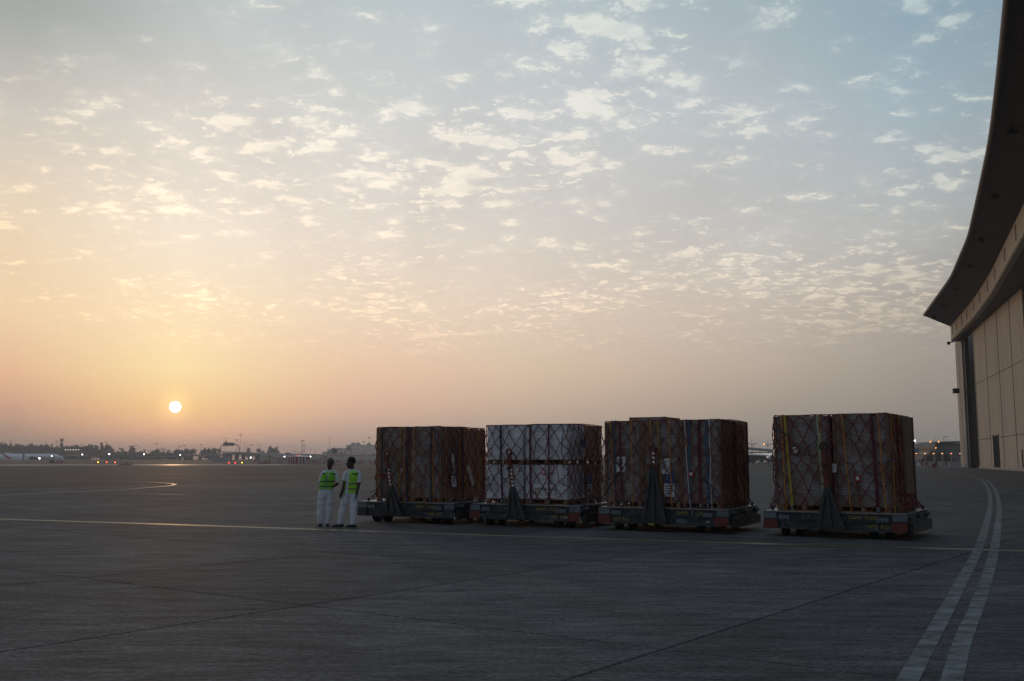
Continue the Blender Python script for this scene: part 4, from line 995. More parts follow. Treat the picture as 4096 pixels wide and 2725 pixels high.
# ------------------------------------------------------------------ background, right
JW = mat('jersey_white', (.5, .51, .5), .7); JR = mat('jersey_red', (.26, .10, .11), .7)
def jersey(x0, x1, m, label, Y=235):
    a, b = far(x0, 1850, Y), far(x1, 1850, Y); w = (b.x - a.x) / 2
    o = MB().prism([(-.35, 0), (.35, 0), (.3, .18), (.13, .45), (.1, .9), (-.1, .9), (-.13, .45), (-.3, .18)], 0, -w, w).build('jersey_barrier', m); o.location = ((a.x + b.x) / 2, Y, 0)
    tag(o, label, 'barrier', 'road barriers under the lamp posts')
for x0, x1, m, l in ((3650, 3658, JR, 'faded red road barrier just right of the last cargo'), (3669, 3680.5, JW, 'white road barrier under the blue sign'), (3681, 3691, JR, 'faded red road barrier left of the bollards'), (3700, 3711.5, JR, 'faded red barrier behind the first bollard'),
                    (3712, 3721, JW, 'white barrier behind the second bollard'), (3736, 3750.5, JR, 'faded red barrier behind the hydrant'), (3751, 3762, JW, 'white barrier behind the fourth bollard'), (3781, 3790, JR, 'pinkish barrier near the dark trailer'), (3790.5, 3796, JW, 'narrow white barrier end beside the dark trailer')):
    jersey(x0, x1, m, l)
a, b = far(3630, 1849, 245), far(3900, 1849, 245)
wl = empty('boundary_wall', ((a.x + b.x) / 2, 246, 0), 0, 'low grey kerb wall under the railing at the airport boundary', 'wall'); MB().box(-(b.x - a.x) / 2, (b.x - a.x) / 2, -.2, .2, 0, .95).build('wall', CONC, wl)
OL = lam('orange_lamp', (1, .40, .10), 1.8); OL2 = lam('pink_orange_lamp', (1, .25, .14), 2); CAPM = mat('pillar_cap', (.30, .27, .26), .8)
px_ = [(3632, 0), (3666, 0), (3700.5, 0), (3734.5, 0), (3769, 0), (3804.5, 1), (3841.5, 1)]
for i, (x, kk) in enumerate(px_):
    p = far(x, 1818.5, 247); e = empty('lamp_pillar', (p.x, 247, 0), 0, f'pale boundary pillar topped by a glowing orange lamp, {ordw(i)} from the left', 'pillar', 'boundary pillars with orange lamps')
    MB().box(-.13, .13, -.13, .13, 0, p.z - .2).build('shaft', CAPM, e); MB().box(-.2, .2, -.2, .2, p.z - .2, p.z).build('cap', CAPM, e)
    MB().cyl((0, 0, p.z), (0, 0, p.z + .14), .05, .12).build('lamp_base', DK, e); MB().sphere((0, 0, p.z + .24), .24, 10, 6, (1, 1, .45)).build('lamp', OL2 if kk else OL, e)
a, b = far(3632, 1833, 247), far(3880, 1833, 247)
fe = empty('boundary_railing', (a.x, 247.3, 0), 0, 'dark metal railing between the lamp-topped pillars', 'fence'); L_ = b.x - a.x
for z in (.95, 2.35): MB().box(0, L_, -.03, .03, z, z + .07).build('rail', FEN, fe)
bm_ = MB().box(-.012, .012, -.012, .012, .98, 2.35).mesh('baluster', FEN)
for i in range(int(L_ / .14)): 
    if i < 280: link('baluster', bm_, fe, (i * .14 * (L_ / .14 / min(280, int(L_ / .14))) if L_ / .14 > 280 else i * .14, 0, 0))
# hedge / bushes
for i, (x, yt, w_) in enumerate(((3712, 1812, 1.0), (3735, 1804, 1.2), (3758, 1808, 1.1), (3780, 1814, 1.0), (3795, 1824, .8))):
    p = far(x, yt, 262 + i * 2); e = empty('bush', (p.x, p.y, 0), i * 1.3, f'dark dense bush behind the lamp pillars, {ordw(i)} from the left', 'bush', 'bushes behind the boundary'); s = p.z / .92; e.scale = (s * w_, s * w_, s)
    link('foliage', CR[6 + i % 2][1], e); link('stem', CR[6 + i % 2][2], e)
# bollards and hydrant
BY = mat('bollard_yellow', (.45, .30, .03), .6); HR = mat('hydrant_red', (.20, .01, .015), .5)
for x, w in ((3704, 'the leftmost'), (3717, 'second from the left'), (3746, 'just right of the hydrants'), (3758.5, 'the rightmost')):
    p = at(x, 1873); e = empty('bollard', (p.x, p.y, 0), 0, f'black and yellow striped bollard by the red hydrants, {w}', 'bollard', 'striped bollards')
    for k in range(5): MB().cyl((0, 0, .19 * k + .002), (0, 0, .19 * k + .19), .075, None, 10).build('band', SBLK if k % 2 == 0 else BY, e)
    MB().sphere((0, 0, .95), .075, 10, 6).build('cap', SBLK, e)
for x, s, l in ((3731, 1.0, 'bright red fire hydrant between the bollards'), (3739.5, 1.12, 'dark red fire hydrant right beside a brighter one')):
    p = at(x, 1873); e = empty('fire_hydrant', (p.x, p.y, 0), 0, l, 'hydrant', 'hydrants between the bollards'); e.scale = (s,) * 3
    MB().tube([(0, 0, 0), (0, 0, .06), (0, 0, .061), (0, 0, .55), (0, 0, .62), (0, 0, .75), (0, 0, .8)], [.17, .17, .12, .12, .15, .12, .03], 12).build('barrel', HR, e)
    for sx in (-1, 1): MB().cyl((sx * .1, 0, .5), (sx * .24, 0, .5), .07, None, 8).build('nozzle', HR, e)
    MB().cyl((0, -.1, .42), (0, -.22, .42), .08, None, 8).build('nozzle', HR, e)
# blue road sign
BLU = mat('road_sign_blue', (.01, .10, .24), .5, var=.05); p0, p1 = far(3630, 1793, 300), far(3674.5, 1793, 300); z0 = far(3650, 1819, 300).z
e = empty('road_sign', ((p0.x + p1.x) / 2, 300, 0), 0, 'blue direction sign with white Arabic and Latin lettering behind the last cargo', 'road sign'); w = (p1.x - p0.x) / 2
bd = MB().box(-w, w, -.05, .05, z0, p0.z).build('board', BLU, e)
for s in (-.6, .6): MB().tube([(w * s, .1, 0), (w * s, .1, z0 + 1)], .08, 6).build('post', POLE, e)
for t_, zf, sz in (('شارع القدس', .86, .42), ('Al Quds St', .68, .3), ('المغادرين  الشحن', .46, .36)):
    try: letters(t_, sz, WHP, bd, (w * .25, -.06, z0 + (p0.z - z0) * zf), thick=.002)
    except Exception: pass
# lamp posts and masts on the right
def arms(x, yt, yl_, Y, lit, label, top=True):
    p, q = far(x, yt, Y), far(x, yl_, Y); e = empty('street_lamp', (p.x, Y, 0), 0, label, 'street lamp')
    MB().tube([(0, 0, 0), (0, 0, p.z)], [.11, .05], 7).build('pole', mat('pale_lamp_post', (.30, .32, .31), .5, .2) if 'pale_lamp_post' not in bpy.data.materials else bpy.data.materials['pale_lamp_post'], e)
    for i, s in enumerate((-1, 1)):
        a = MB().tube([(0, 0, q.z - .45), (s * .5, 0, q.z - .1), (s * .95, 0, q.z + .03), (s * 1.25, 0, q.z)], [.05, .06, .1, .05], 6).build('lamp_arm', DK, e)
        if lit[i]: MB().sphere((s * .95, 0, q.z - .08), .2, 8, 6).build('lamp', OL if True else OL2, a)
arms(3737, 1750, 1766, 230, (1, 1), 'tall lamp post with two lit orange lamps in front of the terminal')
arms(3071, 1760, 1776, 235, (1, 0), 'lamp post with one lit lamp in the gap between the last two cargo loads')
arms(3007, 1758, 1774, 235, (0, 0), 'unlit lamp post at the right edge of the third cargo load')
def hook(x, yt, Y, label, th=.09, s=1):
    p = far(x, yt, Y); e = empty('street_lamp', (p.x, Y, 0), 0, label, 'street lamp'); MB().tube([(0, 0, 0), (0, 0, p.z)], [th, th * .6], 6).build('pole', DK, e); MB().tube([(0, 0, p.z - .05), (s * .4, 0, p.z), (s * 1.0, 0, p.z + .15)], [.05, .07, .08], 5).build('lamp_arm', DK, e)
hook(3775, 1747, 250, 'single-arm lamp post in front of the terminal, right of the twin-lamp post')
hook(3663.5, 1781, 420, 'small single-arm lamp post beside the floodlight mast')
hook(3038, 1799, 420, 'small hooked lamp post in the gap between the last two cargo loads')
p = far(3657.5, 1763, 420); e = empty('floodlight_mast', (p.x, 420, 0), 0, 'mast with lit white floodlights above the blue sign', 'floodlight mast'); MB().tube([(0, 0, 0), (0, 0, p.z)], .12, 6).build('pole', DK, e)
for s in (-1, 0, 1): MB().sphere((s * .34, 0, p.z), .2, 8, 6).build('lamp', lam('violet_white_lamp', (.9, .75, 1), 16), e)
p = far(3688.5, 1794, 500); e = empty('floodlight_mast', (p.x, 500, 0), 0, 'low mast with greenish white floodlights behind the railing', 'floodlight mast'); MB().tube([(0, 0, 0), (0, 0, p.z)], .14, 6).build('pole', DK, e)
for s in (-1, 0, 1): MB().sphere((s * .4, 0, p.z - .0), .24, 8, 6).build('lamp', lam('greenish_white_lamp', (.75, 1, .85), 16), e)
p = far(3720.5, 1786, 480); e = empty('floodlight_mast', (p.x, 480, 0), 0, 'mast with pinkish orange floodlights at the left end of the terminal roof', 'floodlight mast'); MB().tube([(-.6, 0, 0), (-.6, 0, p.z)], .14, 6).build('pole', DK, e)
for s in (-1, 1): MB().sphere((s * .3, 0, p.z), .22, 8, 6).build('lamp', lam('peach_lamp', (1, .5, .3), 16), e)
for x, l in ((3710, 'flat-headed lamp mast left of the terminal'), (3716, 'second flat-headed lamp mast close left of the terminal')):
    p = far(x, 1782, 520); e = empty('lamp_mast', (p.x, 520, 0), 0, l, 'lamp mast', 'flat-headed masts left of the terminal'); MB().tube([(0, 0, 0), (0, 0, p.z)], .13, 6).build('pole', DK, e); MB().box(-.8, .8, -.2, .2, p.z, p.z + .15).build('lamp_crown', DK, e)
for x, yt, l in ((3681, 1780, 'left pylon of the pair behind the blue sign'), (3688, 1779, 'right pylon of the pair behind the blue sign'), (3013.5, 1780, 'faint power pylon in the gap left of the last cargo'), (3649, 1778, 'faint power pylon just right of the last cargo')):
    p = far(x, yt, 800); e = empty('power_pylon', (p.x, 800, 0), 0, 'slim lattice power pylon, ' + l, 'pylon', 'power pylons')
    for s in (-1, 1): MB().tube([(s * 1.6, 0, 0), (0, 0, p.z)], .09, 4).build('leg', POLE, e)
    for z in (.5, .7, .85): MB().box(-1.6 * (1 - z), 1.6 * (1 - z), -.08, .08, p.z * z, p.z * z + .12).build('cross_bar', POLE, e)
# terminal with rounded end
TG = mat('terminal_grey_panel', (.12, .15, .17), .6, var=.1, vscale=.2); TD = mat('terminal_dark_roof', (.045, .045, .05), .6); TL = mat('terminal_blue_grey', (.20, .26, .30), .6, var=.08)
YT = 400
tm = empty('terminal_building', (far(3723, 1833, YT).x, YT, 0), 0, 'grey terminal building with a rounded dark roof end left of the hangar', 'building')
def tx(x, y): p = far(x, y, YT); return (p.x - tm.location.x, p.z)
out_ = [tx(3723, 1800), tx(3722, 1790), tx(3724, 1782), tx(3729, 1775), tx(3737, 1769.5), tx(3746, 1767.5), tx(3790, 1766), tx(3900, 1764)]
inn_ = [tx(3727, 1800), tx(3727, 1791), tx(3729, 1784.5), tx(3734, 1778.5), tx(3741, 1774.5), tx(3748, 1773), tx(3790, 1772), tx(3900, 1770)]
for i in range(len(out_) - 1):
    a, b, c, d = out_[i], out_[i + 1], inn_[i + 1], inn_[i]
    MB().hexa([(d[0], -3, d[1]), (c[0], -3, c[1]), (c[0], 30, c[1]), (d[0], 30, d[1]), (a[0], -3, a[1]), (b[0], -3, b[1]), (b[0], 30, b[1]), (a[0], 30, a[1])]).build('roof_panel', TD, tm)
w1 = tx(3900, 1780)[0]; 
MB().box(tx(3727, 1800)[0], w1, .5, 28, 0, tx(3750, 1782)[1]).build('wall', TG, tm); MB().box(tx(3734, 1783)[0], w1, .3, .49, tx(3750, 1782)[1] + .01, tx(3750, 1773)[1]).build('clerestory', TD, tm)
for xa, xb in ((3750, 3795), (3797, 3814), (3820, 3900)): MB().box(tx(xa, 0)[0], tx(xb, 0)[0], .2, .49, tx(3750, 1797)[1], tx(3750, 1782)[1]).build('window_band', TL, tm)
for xa in (3814.5,): MB().box(tx(xa, 0)[0], tx(xa + 5, 0)[0], -1, .19, 0, tx(3750, 1764)[1] + .8).build('pilaster', TG, tm)
for x, y in ((3729, 1792.5), (3840, 1780)): MB().sphere((tx(x, y)[0], -3.4, tx(x, y)[1]), .26, 8, 6).build('lamp', OL, tm)
# dark equipment trailer by the pillar
p = at(3826, 1863); e = empty('equipment_trailer', (p.x, 225, 0), 0, 'dark cluttered equipment trailer parked at the foot of the hangar pillar', 'trailer')
MB().box(-1.7, 1.6, -.8, .8, .45, .75).build('bed', DK, e); r = random.Random(3)
for i in range(8): x = -1.5 + i * .38; MB().box(x, x + .33, -.6 + r.uniform(0, .3), .5, .75, .95 + r.uniform(.1, .75)).build('crate', mat('dark_green_crate', (.025, .035, .03), .7) if i == 0 else bpy.data.materials['dark_green_crate'], e)
for x in (-1.2, 0.1, 1.2): MB().cyl((x, -.85, .28), (x, -.65, .28), .28).build('wheel', BLACK, e); MB().cyl((x, .65, .28), (x, .85, .28), .28).build('wheel', BLACK, e)
# gap between third and fourth load: low terminal, second airliner
YK = 330
gb = empty('pier_building', (far(3046, 1833, YK).x, YK, 0), 0, 'dark glazed pier building with a strip of lit windows between the last two loads', 'building')
def gx(x, y, Y=YK): p = far(x, y, Y); return p.x - gb.location.x, p.z
W1, W2 = gx(2940, 1833)[0], gx(3170, 1833)[0]
GLB = mat('blue_black_glazing', (.02, .035, .045), .2); MB().box(W1, W2, 1, 14, 0, gx(0, 1824)[1]).build('glass_wall', GLB, gb)
MB().box(W1, W2, .4, 14, gx(0, 1823.9)[1], gx(0, 1819)[1]).build('floor_band', TG, gb); MB().box(W1, W2, 2, 14, gx(0, 1818.9)[1], gx(0, 1812.2)[1]).build('upper_wall', TG, gb)
MB().box(W1 - 1, W2 + 1, 0, 15, gx(0, 1811.8)[1], gx(0, 1809.3)[1]).build('roof', TD, gb)
LW_ = lam('lit_window_warm', (1, .93, .78), 1.3)
for i in range(24):
    x = 2945 + i * 9.0; a = gx(x, 1817.6); b = gx(x + 7.8, 1815.2); MB().box(a[0], b[0], 1.9, 1.99, a[1], b[1]).build('lit_window', LW_, gb)
MB().box(gx(3055, 0)[0], gx(3059, 0)[0], 1.7, 1.89, gx(0, 1820)[1], gx(0, 1817.8)[1]).build('orange_lamp', OL, gb)
pal = mat('pale_kerb', (.35, .38, .40), .6); o = MB().box(W1, W2, -1.5, .3, 0, .35).build('kerb', pal, gb)
for i in range(4):
    x = (3031, 3039, 3061, 3068)[i]; p = far(x, 1857, 310)
    e = empty('chock_cart', (p.x, 310, 0), 0, f'tiny white ground cart in front of the pier building, {ordw(i)} from the left', 'cart', 'ground carts by the pier building'); MB().box(-.4, .5, -.3, .3, .15, .5).build('bed', WHP, e); MB().box(-.35, -.15, -.3, .3, .5, 1.1).build('cab', WHP, e); MB().cyl((-.2, -.34, .15), (-.2, .34, .15), .15).build('wheel', BLACK, e); MB().cyl((.35, -.34, .15), (.35, .34, .15), .15).build('wheel', BLACK, e)
YA = 230
pb = far(3175, 1833, YA); pa = empty('airliner', (pb.x, YA, 0), 0, 'parked white airliner mostly hidden behind the fourth load, wing and engine in the gap', 'airliner')
def ax(x, y): p = far(x, y, YA); return (p.x - pb.x, p.z)
MB().tube([(0, 16, 2.3), (0, 13, 2.6), (0, 10, 2.6), (0, -1, 2.6), (0, -4, 2.4), (0, -6.5, 1.9)], [.9, 1.7, 1.75, 1.75, 1.3, .2], 20, True, (0, 0, 1)).build('fuselage', AW, pa)
a, b = ax(2975, 1815.5), ax(3140, 1822.5)
MB().hexa([(a[0], 4.2, a[1] - .12), (a[0], 3.2, a[1] - .12), (b[0], 0, b[1] - .35), (b[0], 5, b[1] - .35), (a[0], 4.2, a[1] + .04), (a[0], 3.2, a[1] + .04), (b[0], 0, b[1] + .2), (b[0], 5, b[1] + .2)]).build('wing', AW, pa)
MB().hexa([(-b[0], 5, b[1] - .35), (-b[0], 0, b[1] - .35), (-a[0], 3.2, a[1] - .12), (-a[0], 4.2, a[1] - .12), (-b[0], 5, b[1] + .2), (-b[0], 0, b[1] + .2), (-a[0], 3.2, a[1] + .04), (-a[0], 4.2, a[1] + .04)]).build('wing', AW, pa)
c = ax(3078, 1829.5); en = MB().tube([(c[0], -2.2, c[1]), (c[0], -1.4, c[1]), (c[0], .6, c[1]), (c[0], 2, c[1] + .1)], [.45, .6, .55, .3], 14, True, (0, 0, 1)).build('engine', AW, pa); MB().cyl((c[0], -2.25, c[1]), (c[0], -2.21, c[1]), .38).build('fan', DK, en)
for x, y_ in ((0, -4.5), (-2.2, 4), (2.2, 4)): MB().cyl((x - .2, y_, .4), (x + .2, y_, .4), .4).build('wheel', BLACK, pa); MB().tube([(x, y_, .4), (x, y_, 1.5)], .1, 6).build('strut', POLE, pa)
MB().prism([(11, 3.9), (16, 3.6), (18, 8.4), (16, 8.4)], 0, -.15, .15).build('tail_fin', AW, pa)
YR_ = 360
a, b = far(2960, 1790, YR_), far(3160, 1808, YR_)
rr = empty('covered_walkway', (a.x, YR_, 0), 0, 'pale sloping covered walkway above the pier building, falling to the right', 'walkway'); W_ = b.x - a.x
MB().hexa([(0, 0, a.z - .2), (W_, 0, b.z - .2), (W_, 4, b.z - .2), (0, 4, a.z - .2), (0, 0, a.z + .35), (W_, 0, b.z + .35), (W_, 4, b.z + .35), (0, 4, a.z + .35)]).build('roof', pal, rr)
MB().hexa([(0, .1, a.z - .45), (W_, .1, b.z - .45), (W_, 3.9, b.z - .45), (0, 3.9, a.z - .45), (0, .1, a.z - .22), (W_, .1, b.z - .22), (W_, 3.9, b.z - .22), (0, 3.9, a.z - .22)]).build('soffit', TD, rr)
for i in range(6): MB().box(W_ * (i + .5) / 6 - .1, W_ * (i + .5) / 6 + .1, 1, 1.3, 0, min(a.z, a.z + (b.z - a.z) * (i + .5) / 6) - .45).build('column', POLE, rr)

# haze over the whole airfield
hm = bpy.data.materials.new('morning_haze'); hm.use_nodes = True; hn = hm.node_tree; hn.nodes.clear()
pv = hn.nodes.new('ShaderNodeVolumePrincipled'); pv.inputs['Density'].default_value = HAZE_D; pv.inputs['Color'].default_value = (.93, .93, .94, 1); pv.inputs['Anisotropy'].default_value = .35
oo = hn.nodes.new('ShaderNodeOutputMaterial'); hn.links.new(pv.outputs[0], oo.inputs['Volume'])
hz = MB().box(-3300, 3300, -420, 3300, -4.6, 39).build('haze', hm, kind='stuff')
# ------------------------------------------------------------------ cargo dollies
RUB = BLACK
FLATS = {}
def dolly(key, x, y, ang, L, D, text, kg, label, bumper, bar):
    e = empty('cargo_dolly', (x, y, 0), -R(ang), label, 'cargo dolly', 'cargo dollies parked side by side')
    zt = .545
    # upper channel rail (web, flanges) and lower channel rail at the front and back
    for v, s in ((0, 1), (D, -1)):
        mb = MB(); mb.box(0, L, *sorted((v + s * .04, v + s * .07)), .40, .53); mb.box(0, L, *sorted((v - s * .0, v + s * .07)), .53, .545); mb.box(0, L, *sorted((v - s * .0, v + s * .07)), .385, .40)
        mb.build('upper_rail', GALV, e)
        mb = MB(); mb.box(.03, L - .03, *sorted((v + s * .015, v + s * .045)), .19, .365); mb.box(.03, L - .03, *sorted((v - s * .035, v + s * .045)), .365, .38); mb.box(.03, L - .03, *sorted((v - s * .035, v + s * .045)), .175, .19)
        mb.build('lower_rail', GALV, e)
    for u in (0, L - .03):
        mb = MB(); mb.box(u, u + .03, .08, D - .08, .20, .53); mb.build('side_rail', DGALV, e)
    mb = MB(); mb.box(.04, L - .04, .08, D - .08, .30, .36); mb.build('deck_frame', DGALV, e)
    mb = MB()
    for i in range(9): v = .2 + i * (D - .4) / 8; mb.box(.1, L - .1, v - .03, v + .03, .37, .47)
    mb.build('cross_member', DGALV, e, kind='stuff')
    rm = MB().cyl((0, 0, 0), (.5, 0, 0), .033, None, 8).mesh('roller', GALV)
    for i in range(10):
        for u in (.12, .72, L - 1.22, L - .62): link('roller', rm, e, (u, .16 + i * (D - .32) / 9, .505))
    # pale corner plates, lifting eyes
    for u in (-.002, L - .30): MB().box(u, u + .302, -.004, .036, .402, .529).build('corner_plate', GALVL, e)
    for u in (.36, L - .62):
        pl_ = MB().box(u, u + .24, -.045, -.03, .383, .475).build('lashing_plate', GALVL, e)
        for k in (.07, .17): MB().cyl((u + k, -.05, .41), (u + k, -.044, .41), .017, None, 8).build('bolt_hole', RUB, pl_)
    for u in (.0, L - .33): MB().box(u, u + .33, -.05, -.036, .178, .378).build('end_plate', {'red': REDP, 'grey': GALV}[bumper] , e)
    # buffers at the right corner and deck edge guides
    MB().box(L + .002, L + .09, .1, D - .1, .14, .36).build('side_bumper', DGALV, e)
    for i in range(3): MB().cyl((L + .01, .25 + i * (D - .5) / 2 - .18, .47), (L + .01, .25 + i * (D - .5) / 2 + .18, .47), .05, None, 10).build('side_roller', GALV, e)
    for u, v in ((L - .1, .35), (L - .1, D - .35), (.06, .35), (.06, D - .35)):
        MB().hexa([(u, v, .545), (u + .06, v, .545), (u + .06, v + .05, .545), (u, v + .05, .545), (u + .03, v, .66), (u + .07, v, .66), (u + .07, v + .04, .66), (u + .03, v + .04, .66)]).build('locking_pawl', GALV, e)
    # wheels: twin casters
    for u in (.55, L - .62):
        for v in (.42, D - .42):
            for s in (-1, 1):
                w = MB().tube([(u + s * .17 - .07, v, .2), (u + s * .17 - .06, v, .2), (u + s * .17 + .06, v, .2), (u + s * .17 + .07, v, .2)], [.17, .2, .2, .17], 20, True, (0, 0, 1)).build('wheel', RUB, e)
                MB().cyl((u + s * .17 - .075, v, .2), (u + s * .17 + .075, v, .2), .09, None, 12).build('rim', DGALV, w)
            MB().box(u - .09, u + .09, v - .06, v + .06, .2, .31).build('axle_block', DGALV, e)
    # lettering
    letters(text, .115, YELP, e, (L * .705, .037, .462), thick=.002, bold=.001)
    letters(kg, .12, YELP, e, (L * (.80 if key != 'd3' else .17), .012, .276), thick=.002)
    for u in ((.22,), (.3, 1.0, L - .45), (.14, L - .55), ())[int(key[1]) - 1]:
        MB().box(u, u + .09, .008, .013, .25, .30).build('sticker', mat('off_white_sticker', (.32, .30, .27), .7) if 'off_white_sticker' not in bpy.data.materials else bpy.data.materials['off_white_sticker'], e)
    if key == 'd3':
        MB().box(1.98, 2.25, .006, .013, .22, .33).build('rating_plate', GALVL, e)
        MB().box(1.36, 1.50, -.2, -.12, .17, .21).build('yellow_hook', YELP, e)
    # tow bar folded up against the load
    uc, hw, zg, ur, zr = bar
    t = MB(); th = .035
    def P(u, v, z): return (u, v, z)
    f0, f1 = -.085, -.05
    wt = .055
    t.hexa([P(uc - hw, f0 - .02, .26), P(uc + hw, f0 - .02, .26), P(uc + hw, f1, .26), P(uc - hw, f1, .26), P(ur * .5 + uc * .5 - wt + (uc - ur) * .0, f0, zg), P(ur * .5 + uc * .5 + wt, f0, zg), P(ur * .5 + uc * .5 + wt, f1 + .02, zg), P(ur * .5 + uc * .5 - wt, f1 + .02, zg)])
    tb = t.build('tow_bar', DTOW, e)
    um = (ur + uc) / 2
    # raised ribs give the folded plate its depth
    for s, w_ in ((-1, .05), (1, .05), (0, .045)):
        b0 = uc + s * (hw - .04); t0 = um + s * (wt - .015)
        MB().hexa([(b0 - w_, f0 - .07, .27), (b0 + w_, f0 - .07, .27), (b0 + w_, f0 - .021, .27), (b0 - w_, f0 - .021, .27), (t0 - w_ * .5, f0 - .04, zg - .01), (t0 + w_ * .5, f0 - .04, zg - .01), (t0 + w_ * .5, f0 - .001, zg - .01), (t0 - w_ * .5, f0 - .001, zg - .01)]).build('rib', DTOW, tb)
    MB().box(uc - hw - .03, uc + hw + .03, f0 - .06, f1 + .03, .20, .262).build('hinge', DGALV, e)
    if key == 'd3':
        MB().box(um - .14, um + .14, f0 - .05, f1 + .03, zg + .002, zg + .10).build('collar', REDP, e)
        zg += .102
    bw = .052
    st = MB().hexa([(um - bw, f0 - .02, zg), (um + bw, f0 - .02, zg), (um + bw, f1, zg), (um - bw, f1, zg), (ur - bw * 1.1, f0 - .02, zr - .08), (ur + bw * 1.1, f0 - .02, zr - .08), (ur + bw * 1.1, f1, zr - .08), (ur - bw * 1.1, f1, zr - .08)]).build('tow_bar_extension', REDP, e)
    MB().torus((ur, f0 + .01, zr), .075, .028).build('tow_eye', REDP if key != 'd4' else DGALV, e)
    if key != 'd4':
        n = 5 if key != 'd3' else 3; z0, z1 = (zg + .03, zg + .52) if key != 'd3' else (zg + .02, zg + .33)
        for i in range(n):
            za = z0 + (z1 - z0) * i / n; zb = za + (z1 - z0) / n * .5; tt = (za - zg) / (zr - .08 - zg); um_ = um + (ur - um) * tt
            MB().hexa([(um_ - .005, f0 - .026, za), (um_ + bw + .004, f0 - .026, za - .02), (um_ + bw + .004, f0 - .021, za - .02), (um_ - .005, f0 - .021, za), (um_ - .005, f0 - .026, zb), (um_ + bw + .004, f0 - .026, zb - .02), (um_ + bw + .004, f0 - .021, zb - .02), (um_ - .005, f0 - .021, zb)]).build('white_stripe', WHP, st)
    MB().cyl((ur + (um - ur) * .35 - .02, f0 - .09, zr - .42), (ur + (um - ur) * .35 - .02, f0 - .02, zr - .42), .038, None, 12).build('pin_socket', DGALV, st)
    return e
DTOW = mat('grey_painted_steel', (.038, .043, .045), .6, .2, var=.3, vscale=9, bump=.2, bscale=60)
DL = dict(d1=(-4.279, 27.991, 28, 3.12, 2.6), d2=(-1.102, 26.64, 28, 3.18, 2.6), d3=(2.134, 24.841, 28, 3.26, 2.65), d4=(5.745, 23.035, 31.5, 3.10, 2.65))
dolly('d1', *DL['d1'], 'DAW  TO65', '1450  KG', 'low grey steel cargo dolly lettered DAW TO65, beside the two men', 'grey', (1.26, .27, 1.0, 1.0, 1.87))
dolly('d2', *DL['d2'], 'DAW  TO63', '1450  KG', 'low steel cargo dolly lettered DAW TO63 carrying the white cartons', 'red', (1.41, .28, 1.01, 1.2, 1.90))
dolly('d3', *DL['d3'], 'DAW  T 119', '1585  KG', 'low steel cargo dolly lettered DAW T 119 with a broad grey tow frame', 'red', (1.47, .31, 1.52, 1.45, 1.97))
dolly('d4', *DL['d4'], 'DAW  TO07', '1470  KG', 'low steel cargo dolly lettered DAW TO07, the rightmost', 'red', (1.52, .30, 1.11, 1.42, 2.01))

# ------------------------------------------------------------------ cartons, pallets, film
def carton_mat(name, col, prn=False, dark=.6):
    m = mat(name, col, .75, var=.18, vscale=3, bump=.1, bscale=20, rand=.14, spec=.3)
    if prn:
        t = m.node_tree; L = t.links.new; b = t.nodes['Principled BSDF']
        tc_ = t.nodes.new('ShaderNodeTexCoord'); sp = t.nodes.new('ShaderNodeSeparateXYZ'); L(tc_.outputs['Object'], sp.inputs[0])
        def mm(op, a, c=None):
            n = t.nodes.new('ShaderNodeMath'); n.operation = op
            for i, v in enumerate((a, c)):
                if v is None: continue
                if isinstance(v, (int, float)): n.inputs[i].default_value = v
                else: L(v, n.inputs[i])
            return n.outputs[0]
        q = mm('ADD', sp.outputs[0], sp.outputs[1]); z = sp.outputs[2]
        line = mm('GREATER_THAN', mm('FRACT', mm('MULTIPLY', z, 34.0)), .5)
        row = mm('FLOOR', mm('MULTIPLY', z, 34.0))
        cb = t.nodes.new('ShaderNodeCombineXYZ'); L(mm('MULTIPLY', q, 45.0), cb.inputs[0]); L(mm('MULTIPLY', row, 7.3), cb.inputs[1])
        oi = t.nodes.new('ShaderNodeObjectInfo'); L(mm('MULTIPLY', oi.outputs['Random'], 50.0), cb.inputs[2])
        nz = t.nodes.new('ShaderNodeTexNoise'); nz.inputs['Scale'].default_value = 1.0; nz.inputs['Detail'].default_value = 1; L(cb.outputs[0], nz.inputs[0])
        word = mm('GREATER_THAN', nz.outputs[0], .47)
        m1 = mm('MULTIPLY', mm('GREATER_THAN', z, -.06), mm('LESS_THAN', z, .105)); m2 = mm('MULTIPLY', mm('GREATER_THAN', q, -.14), mm('LESS_THAN', q, .11))
        ink = mm('MULTIPLY', mm('MULTIPLY', line, word), mm('MULTIPLY', m1, m2))
        mx = t.nodes.new('ShaderNodeMix'); mx.data_type = 'RGBA'; old = b.inputs['Base Color'].links[0].from_socket
        L(mm('MULTIPLY', ink, dark), mx.inputs[0]); L(old, mx.inputs[6]); mx.inputs[7].default_value = (.03, .03, .035, 1); L(mx.outputs[2], b.inputs['Base Color'])
    return m
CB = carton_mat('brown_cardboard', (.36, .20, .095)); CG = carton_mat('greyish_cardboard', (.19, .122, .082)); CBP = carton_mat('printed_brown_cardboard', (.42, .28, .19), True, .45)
CW = carton_mat('white_cardboard', (.74, .75, .75), True, .25); CWP = carton_mat('printed_white_cardboard', (.74, .75, .76), True, .9)
WOOD = mat('pallet_wood', (.25, .16, .09), .85, var=.3, vscale=4, stretch=(1, 1, 6), rand=.2)
PAPER = mat('white_paper', (.62, .62, .62), .7, var=.05)
